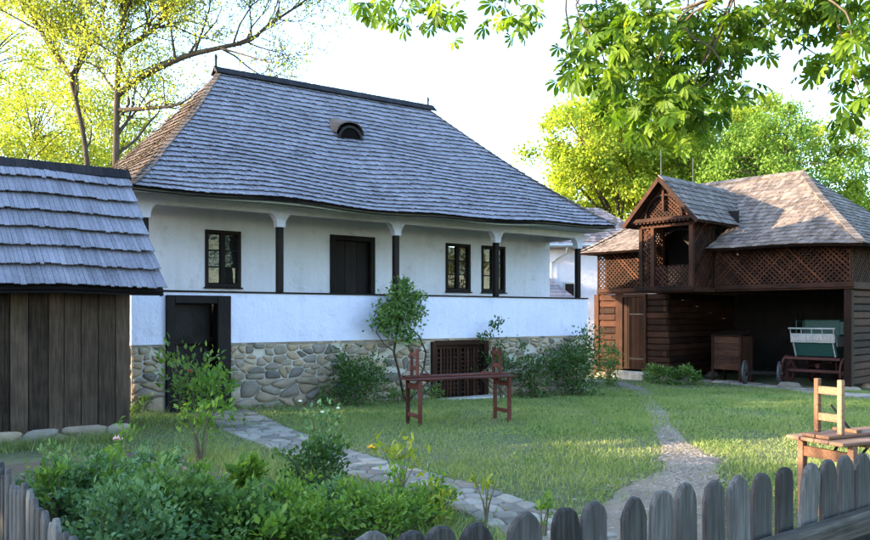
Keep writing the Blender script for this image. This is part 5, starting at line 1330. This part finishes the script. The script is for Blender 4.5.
base = np.stack([X, Y, Zg - .005], 1); side = np.stack([np.cos(an), np.sin(an), np.zeros(n)], 1) * wdt[:, None] / 2 * 1.3
lean = NR.normal(size=(n, 2)) * .55
tip = base + np.stack([lean[:, 0] * hgt, lean[:, 1] * hgt, hgt], 1)
V = np.stack([base - side, base + side, tip], 1).reshape(-1, 3)
gr = tri_mesh('grass', V, np.arange(3 * n).reshape(-1, 3), np.clip(.42 + .26 * patch + NR.normal(size=n) * .26, 0, .99), M['grass'], None, 'stuff')
tag(gr, 'short green lawn grass covering the yard', 'grass')
# clover and plantain leaves in the lawn
nw_ = 260; WX = NR.uniform(4.5, 19, nw_); WY = NR.uniform(3.2, 13.6, nw_); keepw = (dist_path(WX, WY, trod_path) > .1) & (dist_path(WX, WY, grav_path) > .1) & (dist_path(WX, WY, flag_path) > .1) & ~inpoly(WX, WY, bed_poly)
WX, WY = WX[keepw], WY[keepw]; pk = NR.integers(0, len(WX), 9000); rad = (.08 + .25 * NR.random(len(WX)))[pk]
X2 = WX[pk] + NR.normal(size=9000) * rad; Y2 = WY[pk] + NR.normal(size=9000) * rad
C = np.stack([X2, Y2, gz(X2, Y2) + NR.uniform(.01, .05, 9000)], 1)
wd_ = scatter('lawn_weeds', C, rdirs(9000, .15), rdirs(9000, 1.6), NR.uniform(.025, .06, 9000), LEAF2, M['leaf_mid'], None, 'stuff'); tag(wd_, 'small broad weed leaves scattered in the lawn', 'weeds')
# taller tufts along walls, posts and path edges
n = 9000; sel = NR.integers(0, 5, n); t = NR.random(n)
X = np.where(sel == 0, XL + t * (XR - XL), np.where(sel == 1, 1.2 + t * 2.1, np.where(sel == 2, .8 + t * 8, 3.7 + NR.normal(size=n) * .2)))
Y = np.where(sel == 0, YF - .12 - np.abs(NR.normal(size=n)) * .12, np.where(sel == 1, SY0 - .12 - np.abs(NR.normal(size=n)) * .15, np.where(sel == 2, FY + .1 + NR.normal(size=n) * .06, 4 + t * 5.5)))
bp_ = (sel >= 3); X = np.where(bp_, bed_poly[1][0] - .25 + NR.normal(size=n) * .25, X)
ok = ~((sel == 0) & (((X > DOOR[0] - .1) & (X < DOOR[1] + .1)) | ((X > CEL[0] - .2) & (X < CEL[1] + .2))))
X, Y = X[ok], Y[ok]; n = len(X); Zg = gz(X, Y); hgt = NR.uniform(.05, .2, n); an = NR.uniform(0, 2 * np.pi, n)
base = np.stack([X, Y, Zg - .005], 1); side = np.stack([np.cos(an), np.sin(an), np.zeros(n)], 1) * .006; lean = NR.normal(size=(n, 2)) * .4
tip = base + np.stack([lean[:, 0] * hgt, lean[:, 1] * hgt, hgt], 1)
V = np.stack([base - side, base + side, tip], 1).reshape(-1, 3)
gr = tri_mesh('tall_grass', V, np.arange(3 * n).reshape(-1, 3), NR.random(n), M['grass'], None, 'stuff'); tag(gr, 'taller grass tufts along walls, fence and garden edge', 'grass')
# pebbles on the gravel
PEB = (np.array([(1, 0, 0), (.3, .8, 0), (-.7, .6, 0), (-.9, -.4, 0), (.1, -.8, 0), (.1, 0, .55)]), np.array([(0, 1, 5), (1, 2, 5), (2, 3, 5), (3, 4, 5), (4, 0, 5)]))
pts = []
for pth, num, sprd in ((grav_path, 5200, .55), (trod_path, 2600, .5), (flag_path, 1400, .55), (apron_path, 900, .6)):
    for k in range(num):
        q, w = pth[int(NR.integers(0, len(pth)))]; a = NR.normal() * .35 * w + 0; nx = pth[min(len(pth) - 1, pth.index((q, w)) + 1)][0] if False else q
        pts.append((q.x + NR.normal() * w * .32, q.y + NR.normal() * w * .32))
for k in range(700): pts.append((NR.uniform(XL + .2, XR), YF - .15 - abs(NR.normal()) * .3))
pts = np.array(pts); n = len(pts); C = np.stack([pts[:, 0], pts[:, 1], gz(pts[:, 0], pts[:, 1]) + .010], 1)
sz = .010 + .018 * NR.random(n) ** 3; an = NR.uniform(0, 6.28, n)
pe = scatter('pebbles', C, np.stack([np.cos(an), np.sin(an), 0 * an], 1), np.tile([0, 0, 1.0], (n, 1)), sz, PEB, M['pebble'], None, 'stuff'); tag(pe, 'small loose stones on the gravel and along the wall', 'gravel')
